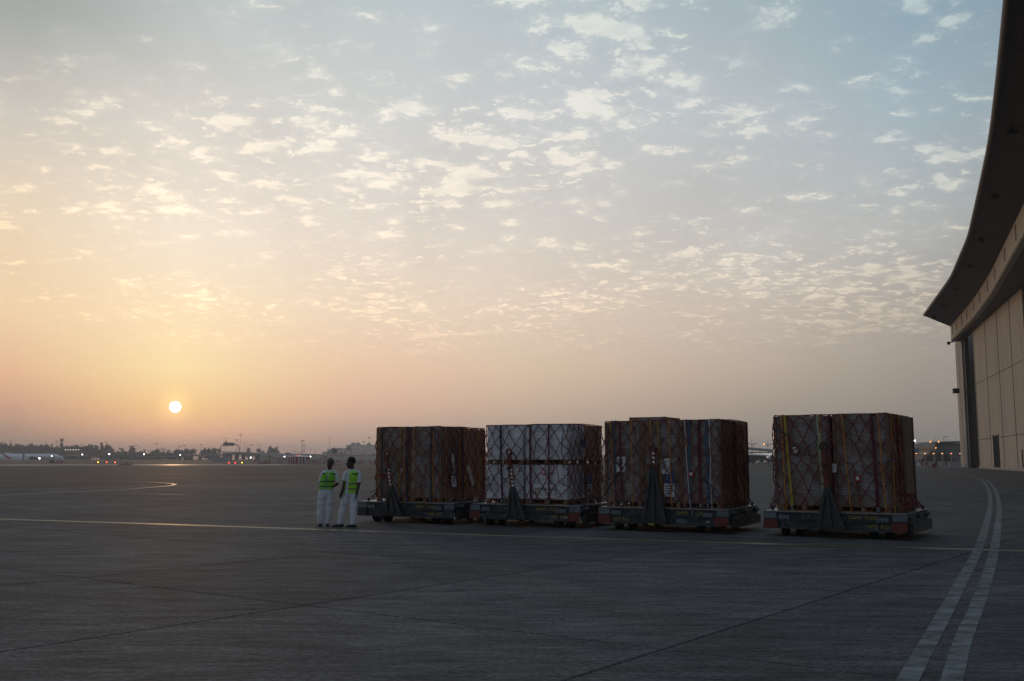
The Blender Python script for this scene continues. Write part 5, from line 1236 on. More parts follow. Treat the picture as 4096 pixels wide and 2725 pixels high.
def film_mat(name, amt, tint=(.62, .66, .72)):
    m = bpy.data.materials.new(name); m.use_nodes = True; t = m.node_tree; L = t.links.new; b = t.nodes['Principled BSDF']; out = t.nodes['Material Output']
    b.inputs['Base Color'].default_value = (*tint, 1); b.inputs['Roughness'].default_value = .28
    tc_ = t.nodes.new('ShaderNodeTexCoord'); mp = t.nodes.new('ShaderNodeMapping'); mp.inputs['Scale'].default_value = (1.3, 1.3, 16); mp.inputs['Rotation'].default_value = (R(2), R(-3), 0); L(tc_.outputs['Object'], mp.inputs[0])
    n = t.nodes.new('ShaderNodeTexNoise'); n.inputs['Scale'].default_value = 2.6; n.inputs['Detail'].default_value = 9; n.inputs['Roughness'].default_value = .72; L(mp.outputs[0], n.inputs[0])
    n2 = t.nodes.new('ShaderNodeTexNoise'); n2.inputs['Scale'].default_value = 2.2; n2.inputs['Detail'].default_value = 3; L(tc_.outputs['Object'], n2.inputs[0])
    mu = t.nodes.new('ShaderNodeMath'); mu.operation = 'MULTIPLY_ADD'; L(n.outputs[0], mu.inputs[0]); mu.inputs[1].default_value = 1.0; L(n2.outputs[0], mu.inputs[2])
    mr = t.nodes.new('ShaderNodeMapRange'); mr.inputs[1].default_value = .86; mr.inputs[2].default_value = 1.28; mr.inputs[3].default_value = amt * .1; mr.inputs[4].default_value = amt * 2.3; L(mu.outputs[0], mr.inputs[0])
    tr = t.nodes.new('ShaderNodeBsdfTransparent'); mx = t.nodes.new('ShaderNodeMixShader'); L(mr.outputs[0], mx.inputs[0]); L(tr.outputs[0], mx.inputs[1]); L(b.outputs[0], mx.inputs[2]); L(mx.outputs[0], out.inputs['Surface'])
    bp = t.nodes.new('ShaderNodeBump'); bp.inputs['Strength'].default_value = .5; bp.inputs['Distance'].default_value = .02; L(n.outputs[0], bp.inputs['Height']); L(bp.outputs[0], b.inputs['Normal'])
    return m
FILM = film_mat('shrink_film', .32, (.43, .42, .42)); CLEAR = film_mat('thin_clear_film', .07, (.6, .6, .6)); FILMW = film_mat('clear_shrink_film', .24, (.72, .75, .78))
BOARD = [None]
def pallet_part(parent, w, d, z0):
    p = link('pallet', MB().box(-w / 2, w / 2, -d / 2, d / 2, .118, .135).mesh('pallet', WOOD), parent, (0, 0, z0))
    bl_ = MB().box(-.05, .05, -.06, .06, .022, .096).mesh('block', WOOD); bd_ = MB().box(-w / 2, w / 2, -.05, .05, 0, .021).mesh('board', WOOD); st_ = MB().box(-.05, .05, -d / 2, d / 2, .097, .117).mesh('board', WOOD)
    for v in (-d / 2 + .06, 0, d / 2 - .06):
        link('board', bd_, p, (0, v, 0))
        for u in (-w / 2 + .06, 0, w / 2 - .06): link('block', bl_, p, (u, v, 0))
    for u in (-w / 2 + .06, 0, w / 2 - .06): link('board', st_, p, (u, 0, 0))
def film_shell(w, d, h, m, seed):
    r = random.Random(seed); mb = MB(); n = 8; k = 14; per = []
    for i in range(n): per.append((-w / 2 + w * i / n, -d / 2, 0, -1))
    for i in range(n): per.append((w / 2, -d / 2 + d * i / n, 1, 0))
    for i in range(n): per.append((w / 2 - w * i / n, d / 2, 0, 1))
    for i in range(n): per.append((-w / 2, d / 2 - d * i / n, -1, 0))
    N_ = len(per)
    for j in range(k + 1):
        for i, (x, y, nx, ny) in enumerate(per):
            o = .006 + .010 * abs(mnoise.noise(Vector((x * 3 + seed, y * 3, j * .9)))) * 2
            if i % n == 0: nx, ny = (-.5 if x < 0 else .5), (-.5 if y < 0 else .5)
            mb.v.append((x + nx * o, y + ny * o, h * j / k))
    for j in range(k):
        for i in range(N_): mb.f.append((j * N_ + i, j * N_ + (i + 1) % N_, (j + 1) * N_ + (i + 1) % N_, (j + 1) * N_ + i)); mb.mi.append(0 if i < n else 1); mb.sm.append(True)
    return mb.mesh('shrink_wrap', [m, CLEAR])
def place(key, u, v):
    x, y, a, L, D = DL[key]; a = R(a); return (x + u * math.cos(a) + v * math.sin(a), y - u * math.sin(a) + v * math.cos(a))
CM = {}
def stack(key, u0, u1, v0, v1, z0, z1, m, film, grid, label, pal=True, tilt=0.0, boards=True, cat='carton stack', name='pallet_load'):
    c = place(key, (u0 + u1) / 2, (v0 + v1) / 2); w, d = u1 - u0, v1 - v0
    e = empty(name, (c[0], c[1], z0), -R(DL[key][2]) + tilt, label, cat, 'wrapped carton stacks on the dollies')
    zb = .0
    if pal: pallet_part(e, w, d, 0); zb = .137
    nx, ny, nz_ = grid; h = z1 - z0 - zb; cw, cd, ch = w / nx, d / ny, h / nz_
    k = (round(cw, 3), round(cd, 3), round(ch, 3), m.name)
    if k not in CM:
        b_ = .006; hw, hd, hh = cw / 2 - .004, cd / 2 - .004, ch / 2 - .0025
        mb = MB(); mb.hexa([(-hw + b_, -hd + b_, -hh), (hw - b_, -hd + b_, -hh), (hw - b_, hd - b_, -hh), (-hw + b_, hd - b_, -hh), (-hw, -hd, hh - b_), (hw, -hd, hh - b_), (hw, hd, hh - b_), (-hw, hd, hh - b_)]) if False else mb.box(-hw, hw, -hd, hd, -hh, hh)
        CM[k] = mb.mesh('carton', m)
    rr_ = random.Random(hash(label) % 1000 if False else len(label) * 7 + int(u0 * 100))
    for i in range(nx):
        for j in range(ny):
            for q in range(nz_):
                if 0 < i < nx - 1 and 0 < j < ny - 1 and q < nz_ - 1: continue
                link('carton', CM[k], e, (-w / 2 + cw * (i + .5) + rr_.uniform(-.003, .003), -d / 2 + cd * (j + .5) + rr_.uniform(-.003, .003), zb + ch * (q + .5)), (0, 0, rr_.uniform(-.006, .006)))
    link('shrink_wrap', film_shell(w, d, h - .01, film, len(label) + u0), e, (0, 0, zb + .004))
    if boards:
        bm2 = MB(); o = .022
        bm2.add([(0, 0, 0), (.06, 0, 0), (.06, .004, 0), (.004, .004, 0), (.004, .06, 0), (0, .06, 0)] + [(0, 0, h), (.06, 0, h), (.06, .004, h), (.004, .004, h), (.004, .06, h), (0, .06, h)],
                [(5, 4, 3, 2, 1, 0), (6, 7, 8, 9, 10, 11)] + [(i, (i + 1) % 6, 6 + (i + 1) % 6, 6 + i) for i in range(6)])
        me = bm2.mesh('edge_board', CG)
        for x_, y_, a_ in () if key == 'd2' else ((-w / 2 - o, -d / 2 - o, 0), (w / 2 + o, -d / 2 - o, R(90)), (w / 2 + o, d / 2 + o, R(180)), (-w / 2 - o, d / 2 + o, R(270))):
            link('edge_board', me, e, (x_, y_, zb), (0, 0, a_))
    return e
ZD = .551
# air cargo base sheets
ALU = mat('aluminium_sheet', (.35, .35, .36), .4, .8, var=.15)
for k_, w in (('d1', 'under the leftmost load'), ('d2', 'under the white cartons'), ('d3', 'under the three-column load'), ('d4', 'under the rightmost load')):
    x, y, a, L, D = DL[k_]; c = place(k_, L / 2, D / 2)
    o = MB().box(-L / 2 + .03, L / 2 - .03, -D / 2 + .06, D / 2 - .06, 0, .02).build('cargo_base_sheet', ALU); o.location = (c[0], c[1], .547); o.rotation_euler = (0, 0, -R(a)); tag(o, f'thin aluminium air cargo sheet {w}', 'cargo pallet', 'aluminium cargo sheets')
ZD = .569
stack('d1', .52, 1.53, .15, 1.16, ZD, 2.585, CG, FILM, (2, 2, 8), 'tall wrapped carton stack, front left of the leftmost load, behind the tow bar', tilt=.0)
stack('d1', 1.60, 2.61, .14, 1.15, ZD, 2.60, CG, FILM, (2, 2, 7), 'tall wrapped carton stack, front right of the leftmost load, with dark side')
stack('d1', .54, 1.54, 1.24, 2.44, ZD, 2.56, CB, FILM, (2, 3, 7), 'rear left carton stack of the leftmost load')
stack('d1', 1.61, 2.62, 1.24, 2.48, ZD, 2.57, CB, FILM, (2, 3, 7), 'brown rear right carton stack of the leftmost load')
for (u0, u1, gu, nm) in ((.40, 1.50, 3, 'left'), (1.57, 2.75, 3, 'right')):
    for (v0, v1, fr) in ((.15, 1.22, 'front'), (1.28, 2.42, 'rear')):
        rt = (fr == 'rear')
        stack('d2', u0, u1, v0, v1, ZD, 1.575, CWP if not rt else CBP, FILMW, (gu, 3, 5), f'lower {fr} {nm} stack of {"white printed" if not rt else "printed brown"} cartons below the dividing pallets')
        stack('d2', u0 + (.03 if nm == 'left' else 0), u1, v0, v1, 1.582, 2.61, CW if not rt else CBP, FILMW, (gu, 3, 5), f'upper {fr} {nm} stack of {"white" if not rt else "brown"} cartons resting on the dividing pallets')
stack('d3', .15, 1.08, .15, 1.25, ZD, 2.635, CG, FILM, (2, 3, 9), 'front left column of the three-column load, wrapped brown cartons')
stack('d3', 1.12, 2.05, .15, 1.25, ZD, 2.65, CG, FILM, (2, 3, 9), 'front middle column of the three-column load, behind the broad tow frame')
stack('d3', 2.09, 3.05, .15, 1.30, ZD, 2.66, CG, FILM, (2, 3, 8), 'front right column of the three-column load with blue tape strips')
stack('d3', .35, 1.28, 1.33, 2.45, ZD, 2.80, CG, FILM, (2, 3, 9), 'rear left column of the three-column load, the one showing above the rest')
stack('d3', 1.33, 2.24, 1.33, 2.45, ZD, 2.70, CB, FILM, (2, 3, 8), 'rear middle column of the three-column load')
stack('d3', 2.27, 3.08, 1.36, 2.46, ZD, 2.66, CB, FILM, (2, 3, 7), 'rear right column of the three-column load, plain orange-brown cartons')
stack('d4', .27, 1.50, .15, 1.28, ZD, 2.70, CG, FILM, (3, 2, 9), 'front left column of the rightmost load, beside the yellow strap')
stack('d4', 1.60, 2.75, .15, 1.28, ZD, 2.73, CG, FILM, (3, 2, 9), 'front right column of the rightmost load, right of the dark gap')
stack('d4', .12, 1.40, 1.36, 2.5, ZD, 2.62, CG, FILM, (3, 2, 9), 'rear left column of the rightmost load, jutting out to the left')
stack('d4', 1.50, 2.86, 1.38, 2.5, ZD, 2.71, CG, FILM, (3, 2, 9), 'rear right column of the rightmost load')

# ------------------------------------------------------------------ nets and straps
NETM = mat('dark_red_net_cord', (.17, .020, .016), .8, var=.3, vscale=9); KNOT = mat('dark_net_knot', (.03, .015, .02), .8)
STR = {'orange': mat('orange_cord', (.55, .22, .02), .7), 'yellow': mat('yellow_strap_webbing', (.36, .28, .02), .7), 'olive': mat('ochre_strap', (.26, .16, .03), .75), 'dark': mat('charcoal_strap', (.03, .032, .036), .75),
       'maroon': mat('maroon_strap', (.085, .012, .018), .75), 'red': mat('bright_red_strap', (.35, .015, .02), .7), 'white': mat('white_cord', (.5, .5, .5), .7), 'green': mat('pale_green_strap', (.30, .38, .22), .7), 'blue': mat('blue_tape', (.025, .08, .14), .6), 'bluerope': mat('dark_blue_rope', (.02, .035, .08), .8)}
def rrect(s, u0, u1, v0, v1):
    a, b = u1 - u0, v1 - v0; s %= 2 * (a + b)
    if s < a: return (u0 + s, v0, 0, -1)
    s -= a
    if s < b: return (u1, v0 + s, 1, 0)
    s -= b
    if s < a: return (u1 - s, v1, 0, 1)
    s -= a
    return (u0, v1 - s, -1, 0)
def net(key, hull, zt, label, straps, sidestraps, seed, tags_=(), ropes=()):
    x, y, ang, L, D = DL[key]; e = empty('cargo_net', (x, y, .57), -R(ang), label, 'cargo net', 'rope nets over the cargo loads')
    r = random.Random(seed); u0, u1, v0, v1 = hull; per = 2 * ((u1 - u0) + (v1 - v0)); nc = int(per / .31); ds = per / nc; rows = 9; z0 = .02; Ht = zt - .57; dzr = (Ht) / rows
    nodes = {}
    for j in range(rows + 1):
        for i in range(nc):
            s = i * ds + (j % 2) * ds / 2 + (r.gauss(0, .045) if 0 < j < rows else r.gauss(0, .02)); z = Ht - j * dzr + (r.gauss(0, .036) if 0 < j < rows else 0)
            uu, vv, nx, ny = rrect(s, u0, u1, v0, v1); o = .035 + abs(r.gauss(0, .012))
            if j == 0: o = -.02; z = Ht + .004
            uu += nx * o; vv += ny * o
            if j >= rows - 1:      # flare out to the tie-down track on the base sheet
                t = .35 if j == rows - 1 else 1.0
                tu = min(max(uu, .05), L - .05); tv = vv
                if nx < 0: tu = .05
                if nx > 0: tu = L - .05
                if ny < 0: tv = .08
                if ny > 0: tv = D - .08
                uu += (tu - uu) * t; vv += (tv - vv) * t
                if j == rows: z = z0
            nodes[i, j] = Vector((uu, vv, z))
    mb = MB(); knots = MB()
    def cord(a, b, sag=.012, rad=.0105):
        m = (a + b) / 2 + Vector((r.gauss(0, .006), r.gauss(0, .006), -sag * r.random() + r.gauss(0, .006)))
        mb.tube([a, m, b], rad, 5, False)
    for j in range(rows):
        for i in range(nc):
            a = nodes[i, j]
            k1 = (i if j % 2 == 0 else (i + 1) % nc); k2 = ((i - 1) % nc if j % 2 == 0 else i)
            for k in (k1, k2):
                if r.random() < .012: continue
                cord(a, nodes[k, j + 1])
            if r.random() < .35: knots.sphere(a, .018, 6, 4)
    nf = int((u1 - u0) / ds)
    for i in range(nf + 1):
        a = nodes[i, 0]
        for k in (-1, 1):
            bu = min(max(a.x + k * .35, u0), u1); mid = Vector(((a.x + bu) / 2, (v0 + v1) / 2, Ht + .03 + r.random() * .02)); cord(a, mid, 0); cord(mid, Vector((bu, v1, Ht + .01)), 0)
    # thick rim cord along the top edge
    q0, q1, q2, q3 = u0 + .03, u1 - .03, v0 + .03, v1 - .03
    for a, b in (((q0, q2), (q1, q2)), ((q1, q2), (q1, q3)), ((q1, q3), (q0, q3)), ((q0, q3), (q0, q2))):
        pts = [Vector((a[0] + (b[0] - a[0]) * t / 8, a[1] + (b[1] - a[1]) * t / 8, Ht + .006 + r.gauss(0, .006))) for t in range(9)]
        mb.tube(pts, .011, 5, False)
    # slack loops
    for _ in range(7):
        s = r.uniform(0, (u1 - u0) + (v1 - v0)); z = r.uniform(.7, Ht - .5); uu, vv, nx, ny = rrect(s, u0, u1, v0, v1); q = r.uniform(.06, .14); ph = r.uniform(0, 6)
        pts = []
        for t in range(10):
            a = ph + t * .62; pts.append(Vector((uu + nx * .055 + abs(ny) * q * math.cos(a), vv + ny * .055 + abs(nx) * q * math.cos(a), z + q * 1.3 * math.sin(a) - t * .012)))
        mb.tube(pts, .0095, 5, False)
    mb.build('netting', NETM, e); knots.build('knot', KNOT, e, kind='stuff')
    for (ua, ub, c, w, top, *zz) in straps:
        mb = MB(); n = 9; z1 = zz[0] if zz else Ht
        pts = [Vector((ua + (ub - ua) * t / n + r.gauss(0, .004), v0 - .03 - .012 * math.sin(t / n * math.pi) * (1 + r.random()), Ht - (Ht - .0) * t / n)) for t in range(n + 1)]
        if z1 != Ht: pts = [p for p in pts if p.z >= z1]
        pts = [Vector((ua, v0 + .25, Ht + .015)), Vector((ua, v0 + .02, Ht + .015))] + pts
        if w < .03: mb.tube(pts, w / 2, 6, False)
        else: mb.tube(pts, [(w / 2, .003)] * len(pts), 4, False, (1, 0, 0), False)
        mb.build('strap', STR[c], e)
        if w >= .03: MB().box(ub - w * .5, ub + w * .5, v0 - .06, v0 - .03, .03, .12).build('strap_hook', GALVL, e)
    for (va, vb, c, w) in sidestraps:
        n = 8; pts = [Vector((u1 + .03 + .012 * math.sin(t / n * math.pi), va + (vb - va) * t / n, Ht * (1 - t / n))) for t in range(n + 1)]
        mb = MB()
        if w < .03: mb.tube(pts, w / 2, 6, False)
        else: mb.tube(pts, [(w / 2, .003)] * len(pts), 4, False, (0, 1, 0), False)
        mb.build('strap', STR[c], e)
    for pts in ropes: MB().tube([Vector(p) - Vector((0, 0, .57)) for p in pts], .011, 5, False).build('rope', STR['bluerope'], e)
    return e
net('d1', (.50, 2.63, .12, 2.50), 2.59, 'dark red rope net over the leftmost load', [(.62, .63, 'orange', .022, 1), (.72, .74, 'dark', .05, 1), (1.35, 1.31, 'olive', .055, 1), (1.46, 1.46, 'orange', .02, 1), (1.57, 1.56, 'dark', .05, 1), (1.78, 1.81, 'orange', .022, 1), (2.34, 2.33, 'dark', .055, 1), (2.41, 2.42, 'orange', .022, 1)],
    [(.3, .33, 'orange', .02), (.62, .95, 'dark', .04), (1.0, 1.03, 'orange', .02), (1.2, 1.25, 'dark', .05), (1.42, 1.42, 'orange', .02), (2.02, 2.03, 'orange', .02), (2.38, 2.4, 'red', .045)], 11,
    ropes=[[(2.42, .06, 2.55), (2.5, .05, 2.3), (2.64, .08, 2.0), (2.6, .05, 1.7), (2.44, .05, 1.45), (2.68, .3, 1.3)], [(.72, .04, 1.0), (.6, .04, .9), (.4, .04, .8)]])
net('d2', (.38, 2.77, .12, 2.45), 2.605, 'dark red rope net over the white cartons', [(.86, .92, 'dark', .06, 1), (1.73, 1.76, 'maroon', .06, 1), (2.26, 2.28, 'maroon', .045, 1)], [(.95, .9, 'dark', .05), (2.0, 2.1, 'dark', .05)], 12,
    ropes=[[(.42, .04, 1.15), (.62, .03, 1.32), (.7, .03, 1.28), (.6, .03, 1.05), (.4, .04, .8)], [(2.7, .04, 2.4), (2.64, .04, 1.9), (2.76, .05, 1.65), (2.68, .03, 1.5)]])
net('d3', (.13, 3.08, .12, 2.48), 2.65, 'dark red rope net over the three-column load', [(.31, .38, 'orange', .024, 1), (.54, .60, 'maroon', .05, 1), (.86, .86, 'orange', .022, 1), (1.34, 1.36, 'orange', .022, 1, 1.0), (1.53, 1.62, 'olive', .055, 1), (1.82, 1.86, 'orange', .024, 1), (2.21, 2.30, 'white', .024, 1), (2.56, 2.57, 'maroon', .07, 1), (2.82, 2.83, 'white', .024, 1),
                                                                                 (.40, .42, 'blue', .028, 1), (2.31, 2.33, 'blue', .05, 1), (2.74, 2.74, 'blue', .05, 1)], [(.4, .45, 'dark', .05), (1.3, 1.3, 'dark', .06), (1.9, 1.95, 'dark', .05)], 13,
    ropes=[[(.38, .04, 2.55), (.33, .04, 2.3), (.2, .04, 2.0), (.5, .03, 1.9), (.2, .04, 1.65)], [(.2, .04, 1.2), (.55, .04, 1.4), (.2, .04, .95)], [(2.66, .03, 1.3), (2.9, .03, 1.05), (3.06, .04, .9), (2.8, .03, .8)], [(3.0, .03, 2.5), (3.1, .1, 2.2), (3.02, .04, 1.9)]])
net('d4', (.25, 2.78, .12, 2.52), 2.715, 'dark red rope net over the rightmost load', [(.45, .50, 'orange', .024, 1), (.53, .64, 'yellow', .055, 1), (1.26, 1.36, 'green', .055, 1), (1.30, 1.42, 'orange', .02, 1), (1.52, 1.56, 'maroon', .04, 1), (1.80, 1.93, 'orange', .026, 1), (2.43, 2.50, 'maroon', .07, 1), (2.57, 2.66, 'orange', .028, 1)],
    [(.22, .25, 'orange', .022), (.5, .75, 'orange', .03), (1.1, 1.12, 'orange', .02), (1.5, 1.5, 'dark', .05), (2.2, 2.22, 'maroon', .05)], 14,
    ropes=[[(.3, .05, 2.4), (.42, .04, 2.35), (.6, .04, 2.28)], [(2.62, .05, 1.62), (2.78, .05, 1.7), (2.95, .15, 1.74)], [(.28, .5, 2.0), (.27, .3, 1.3), (.3, .1, .75)]])
def card(key, u, z, w, h, m, label, name='paper_label', cat='label', v=.085, side=False, rot=0.0, dark_lines=4):
    c = place(key, u, v); o = MB().box(-w / 2, w / 2, -.002, .002, -h / 2, h / 2).build(name, m); o.location = (c[0], c[1], z); o.rotation_euler = (0, rot, -R(DL[key][2]) + (R(90) if side else 0))
    tag(o, label, cat)
    for i in range(dark_lines):
        MB().box(-w * .36, w * (.3 - .12 * (i % 3)), -.0035, -.0022, h * (.3 - i * .6 / max(1, dark_lines)), h * (.3 - i * .6 / max(1, dark_lines)) + h * .05).build('printed_line', DKW, o)
    return o
card('d1', 1.36, 1.39, .085, .15, PAPER, 'white tag hanging on the leftmost load right of its tow bar', 'hanging_tag', 'tag')
card('d4', 1.60, 1.53, .10, .19, PAPER, 'white tag hanging in the dark gap of the rightmost load', 'hanging_tag', 'tag')
card('d3', .57, 1.60, .23, .37, PAPER, 'white document sheet on the left column of the three-column load', 'document_sheet', 'document', dark_lines=7)
card('d3', 1.70, 1.56, .23, .37, PAPER, 'white document sheet right of the raised tow eye of the three-column load', 'document_sheet', 'document', dark_lines=7)
card('d4', .76, 1.93, .13, .15, PAPER, 'small blank white label high on the rightmost load', dark_lines=0)
card('d1', 2.66 - .02, 1.77, .14, .2, PAPER, 'upper small paper on the shaded side of the leftmost load', v=.66, side=True, dark_lines=2).location.x += .03
card('d1', 2.66 - .02, 1.5, .16, .34, PAPER, 'long paper below another on the shaded side of the leftmost load', v=.7, side=True, dark_lines=3).location.x += .03
card('d1', 2.66 - .02, 1.12, .26, .3, PAPER, 'square paper low on the shaded side of the leftmost load', v=.72, side=True, dark_lines=3).location.x += .03
card('d1', 2.68, 1.27, .16, .62, mat('plastic_document_pouch', (.5, .45, .45), .3), 'tilted plastic document pouch on the side of the leftmost load', 'document_pouch', 'pouch', v=1.6, side=True, rot=R(-32), dark_lines=0)
card('d1', .70, 1.27, .09, .09, STR['red'], 'small bright red square label at the left edge of the leftmost load', dark_lines=0)
def red_tag(key, u, z, rot, label):
    o = card(key, u, z, .13, .12, STR['red'], label, 'net_buckle', 'buckle', rot=rot, dark_lines=0, v=.07); MB().box(-.036, .036, -.006, -.003, -.034, .034).build('centre_plate', PAPER, o)
red_tag('d2', 2.12, 1.40, 0, 'square red net buckle with a pale centre above the white banner'); red_tag('d3', 2.35, 1.38, R(12), 'square red net buckle with a pale centre on the three-column load'); red_tag('d4', 2.09, 1.31, R(-8), 'square red net buckle with a pale centre on the rightmost load')
# Irish Aid banner with its harp
bn = card('d2', 2.13, .915, .60, .335, mat('white_banner', (.66, .67, .66), .6, var=.05), 'white banner reading Irish Aid with a gold harp on the lower white cartons', 'banner', 'banner', dark_lines=0, v=.10)
GRN = mat('dark_green_lettering', (.02, .10, .085), .6); HG = mat('harp_gold', (.22, .15, .07), .6)
letters('Irish Aid', .135, GRN, bn, (.085, -.0035, .045), thick=.0008, bold=.002)
letters('An Roinn Gnóthaí Eachtracha', .036, GRN, bn, (.08, -.0035, -.06), thick=.0006); letters('Department of Foreign Affairs', .034, GRN, bn, (.08, -.0035, -.105), thick=.0006)
MB().box(-.12, -.117, -.004, -.0022, -.12, .12).build('divider', GRN, bn)
hp = MB(); hp.tube([(-.245, -.006, -.10), (-.265, -.006, 0), (-.235, -.006, .075), (-.19, -.006, .06), (-.155, -.006, .085)], [.008, .012, .012, .009, .006], 6); hp.tube([(-.245, -.006, -.10), (-.2, -.006, -.05), (-.16, -.006, .08)], [.013, .011, .007], 6)
for i in range(5): hp.tube([(-.245 + i * .016, -.006, .065), (-.238 + i * .015, -.006, -.085 + i * .022)], .002, 4)
hp.build('harp_emblem', HG, bn)
# European flags with their panels of print
EUB = mat('flag_blue', (.012, .05, .20), .6, var=.05); STY = mat('flag_star_yellow', (.55, .45, .05), .6)
def eu(key, u, v, z, side, w, h, label):
    o = card(key, u, z, w, h, PAPER, label, 'donor_label', 'label', v=v, side=side, dark_lines=0)
    f_ = MB().box(-w / 2, w / 2, -.005, -.0025, h * .02, h / 2).build('flag', EUB, o)
    for i in range(12):
        a = i * math.pi / 6; cx_, cz_ = w * .27 * math.cos(a), h * .26 + w * .27 * math.sin(a); pts = []
        for k in range(10):
            b = math.pi / 2 + k * math.pi / 5; q = (w * .05 if k % 2 == 0 else w * .02); pts.append((cx_ + q * math.cos(b), cz_ + q * math.sin(b)))
        MB().prism(pts, 1, -.0065, -.0052).build('star', STY, f_)
    for i in range(4): MB().box(-w * .38, w * (.3 - .1 * (i % 2)), -.0035, -.0022, -h * (.08 + i * .09) - h * .03, -h * (.08 + i * .09)).build('printed_line', DKW, o)
    return o
eu('d2', 2.82, 1.42, 1.06, True, .30, .52, 'blue starred flag label with print on the lower side of the white carton load')
eu('d2', 2.82, 1.02, 2.02, True, .20, .44, 'smaller blue starred flag label on the upper side of the white carton load')
eu('d3', 1.80, .09, 1.14, False, .26, .62, 'blue starred flag label behind the broad tow frame of the three-column load')
# ------------------------------------------------------------------ the two men
SKIN = mat('dark_brown_skin', (.075, .040, .026), .5, var=.1, vscale=8); SHIRT = mat('white_uniform_cloth', (.64, .66, .69), .85, var=.08, vscale=12, bump=.25, bscale=25); TROU = mat('white_trouser_cloth', (.62, .64, .67), .85, var=.10, vscale=9, bump=.3, bscale=18)
VEST = mat('lime_vest', (.20, .62, .03), .65, var=.22, vscale=9, bump=.3, bscale=14); VEST2 = mat('yellow_lime_vest', (.30, .70, .03), .65, var=.22, vscale=9, bump=.3, bscale=14)
BAND = mat('grey_reflective_band', (.07, .10, .07), .5, var=.2); BAND2 = mat('light_reflective_band', (.16, .17, .12), .5, var=.2); SHOE = mat('black_shoe', (.012, .012, .013), .5); GLOVE = mat('black_glove', (.012, .013, .02), .8); HAIRB = mat('black_hair', (.008, .007, .007), .8); HAIRG = mat('short_grey_hair', (.10, .095, .09), .9)
EYEW = mat('eye_white', (.35, .33, .31), .4)
def ringloft(mb, rings, n=20, fold=0.0, seed=0, cap=True, arc=None):
    # rings: (cx, cy, z, rx, ry); arc=(a0,a1) leaves an opening
    m = len(rings); closed = arc is None; vs = []
    a0, a1 = (0, 2 * math.pi) if closed else arc
    k = n if closed else n + 1
    for (x, y, z, rx, ry) in rings:
        for i in range(k):
            a = a0 + (a1 - a0) * i / n
            q = 1 + fold * mnoise.noise(Vector((math.cos(a) * 2.6 + seed, math.sin(a) * 2.6, z * 5.5))) + fold * .8 * mnoise.noise(Vector((math.cos(a) * 6 + seed, math.sin(a) * 6, z * 2.0)))
            c, s = math.cos(a), math.sin(a); e_ = .86
            vs.append((x + rx * q * math.copysign(abs(c) ** e_, c), y + ry * q * math.copysign(abs(s) ** e_, s), z))
    fs = []
    for j in range(m - 1):
        for i in range(k if closed else n):
            i2 = (i + 1) % k; fs.append((j * k + i, j * k + i2, (j + 1) * k + i2, (j + 1) * k + i))
    if closed and cap: fs += [tuple(range(k))[::-1], tuple(range((m - 1) * k, m * k))]
    mb.add(vs, fs, True); return mb
def limb(mb, pts, n=14, fold=0.0, seed=0):
    # pts (x,y,z,r) along any direction, resampled, with folds
    P_ = [Vector(p[:3]) for p in pts]; rr_ = [p[3] for p in pts]; path, rad = [], []
    for i in range(len(P_) - 1):
        for s in range(5):
            t = s / 5; path.append(P_[i].lerp(P_[i + 1], t)); tt = t * t * (3 - 2 * t); rad.append(rr_[i] + (rr_[i + 1] - rr_[i]) * tt)
    path.append(P_[-1]); rad.append(rr_[-1]); k0 = len(mb.v); mb.tube(path, rad, n, True)
    if fold:
        for j in range(len(path)):
            for i in range(n):
                q = Vector(mb.v[k0 + j * n + i]); d = q - path[j]; w = 1 + fold * mnoise.noise(q * 7 + Vector((seed, 0, 0))) + fold * .6 * mnoise.noise(Vector((q.x * 3, q.y * 3, q.z * 16)) + Vector((seed, 3, 0)))
                mb.v[k0 + j * n + i] = tuple(path[j] + d * w)
    return mb
def voxel(mb, name, m, parent, size=.008, sm=2):
    me = mb.mesh('tmp', m); o = bpy.data.objects.new('tmp', me); COL.objects.link(o)
    md = o.modifiers.new('r', 'REMESH'); md.mode = 'VOXEL'; md.voxel_size = size; md.use_smooth_shade = True
    if sm: s_ = o.modifiers.new('s', 'SMOOTH'); s_.iterations = sm; s_.factor = .5
    dg = bpy.context.evaluated_depsgraph_get(); me2 = bpy.data.meshes.new_from_object(o.evaluated_get(dg)); me2.name = name
    me2.materials.clear(); me2.materials.append(m); bpy.data.objects.remove(o)
    me2.polygons.foreach_set('use_smooth', [True] * len(me2.polygons))
    return link(name, me2, parent)
def head_mesh(mb, c, yaw, pitch=0.0, beard=False, sc=1.0):
    # face looks along -y before turning by yaw
    M_ = Matrix.Translation(c) @ Matrix.Rotation(yaw, 4, 'Z') @ Matrix.Rotation(pitch, 4, 'X') @ Matrix.Scale(sc, 4)
    k0 = len(mb.v)
    mb.sphere((0, .012, .03), .088, 20, 14, (.84, 1.08, 1.10))             # skull
    mb.sphere((0, -.018, -.045), .066, 16, 10, (.86, .98, 1.05))           # face
    mb.sphere((0, -.045, -.088), .036, 12, 8, (1.05, .85, .75))            # chin
    mb.sphere((0, -.070, .018), .040, 12, 6, (1.35, .42, .32))             # brow
    mb.tube([(0, -.080, .010), (0, -.094, -.012), (0, -.106, -.032), (0, -.088, -.044)], [.010, .012, .016, .010], 8)   # nose
    for s in (-1, 1):
        mb.sphere((s * .036, -.066, -.022), .020, 8, 6, (1, .6, .8)); mb.sphere((s * .075, .016, -.012), .024, 10, 6, (.32, .65, 1.15))
    mb.sphere((0, -.084, -.062), .020, 10, 6, (1.2, .5, .28)); mb.sphere((0, -.082, -.073), .019, 10, 6, (1.05, .5, .3))  # lips
    for i in range(k0, len(mb.v)): mb.v[i] = tuple(M_ @ Vector(mb.v[i]))
    return M_
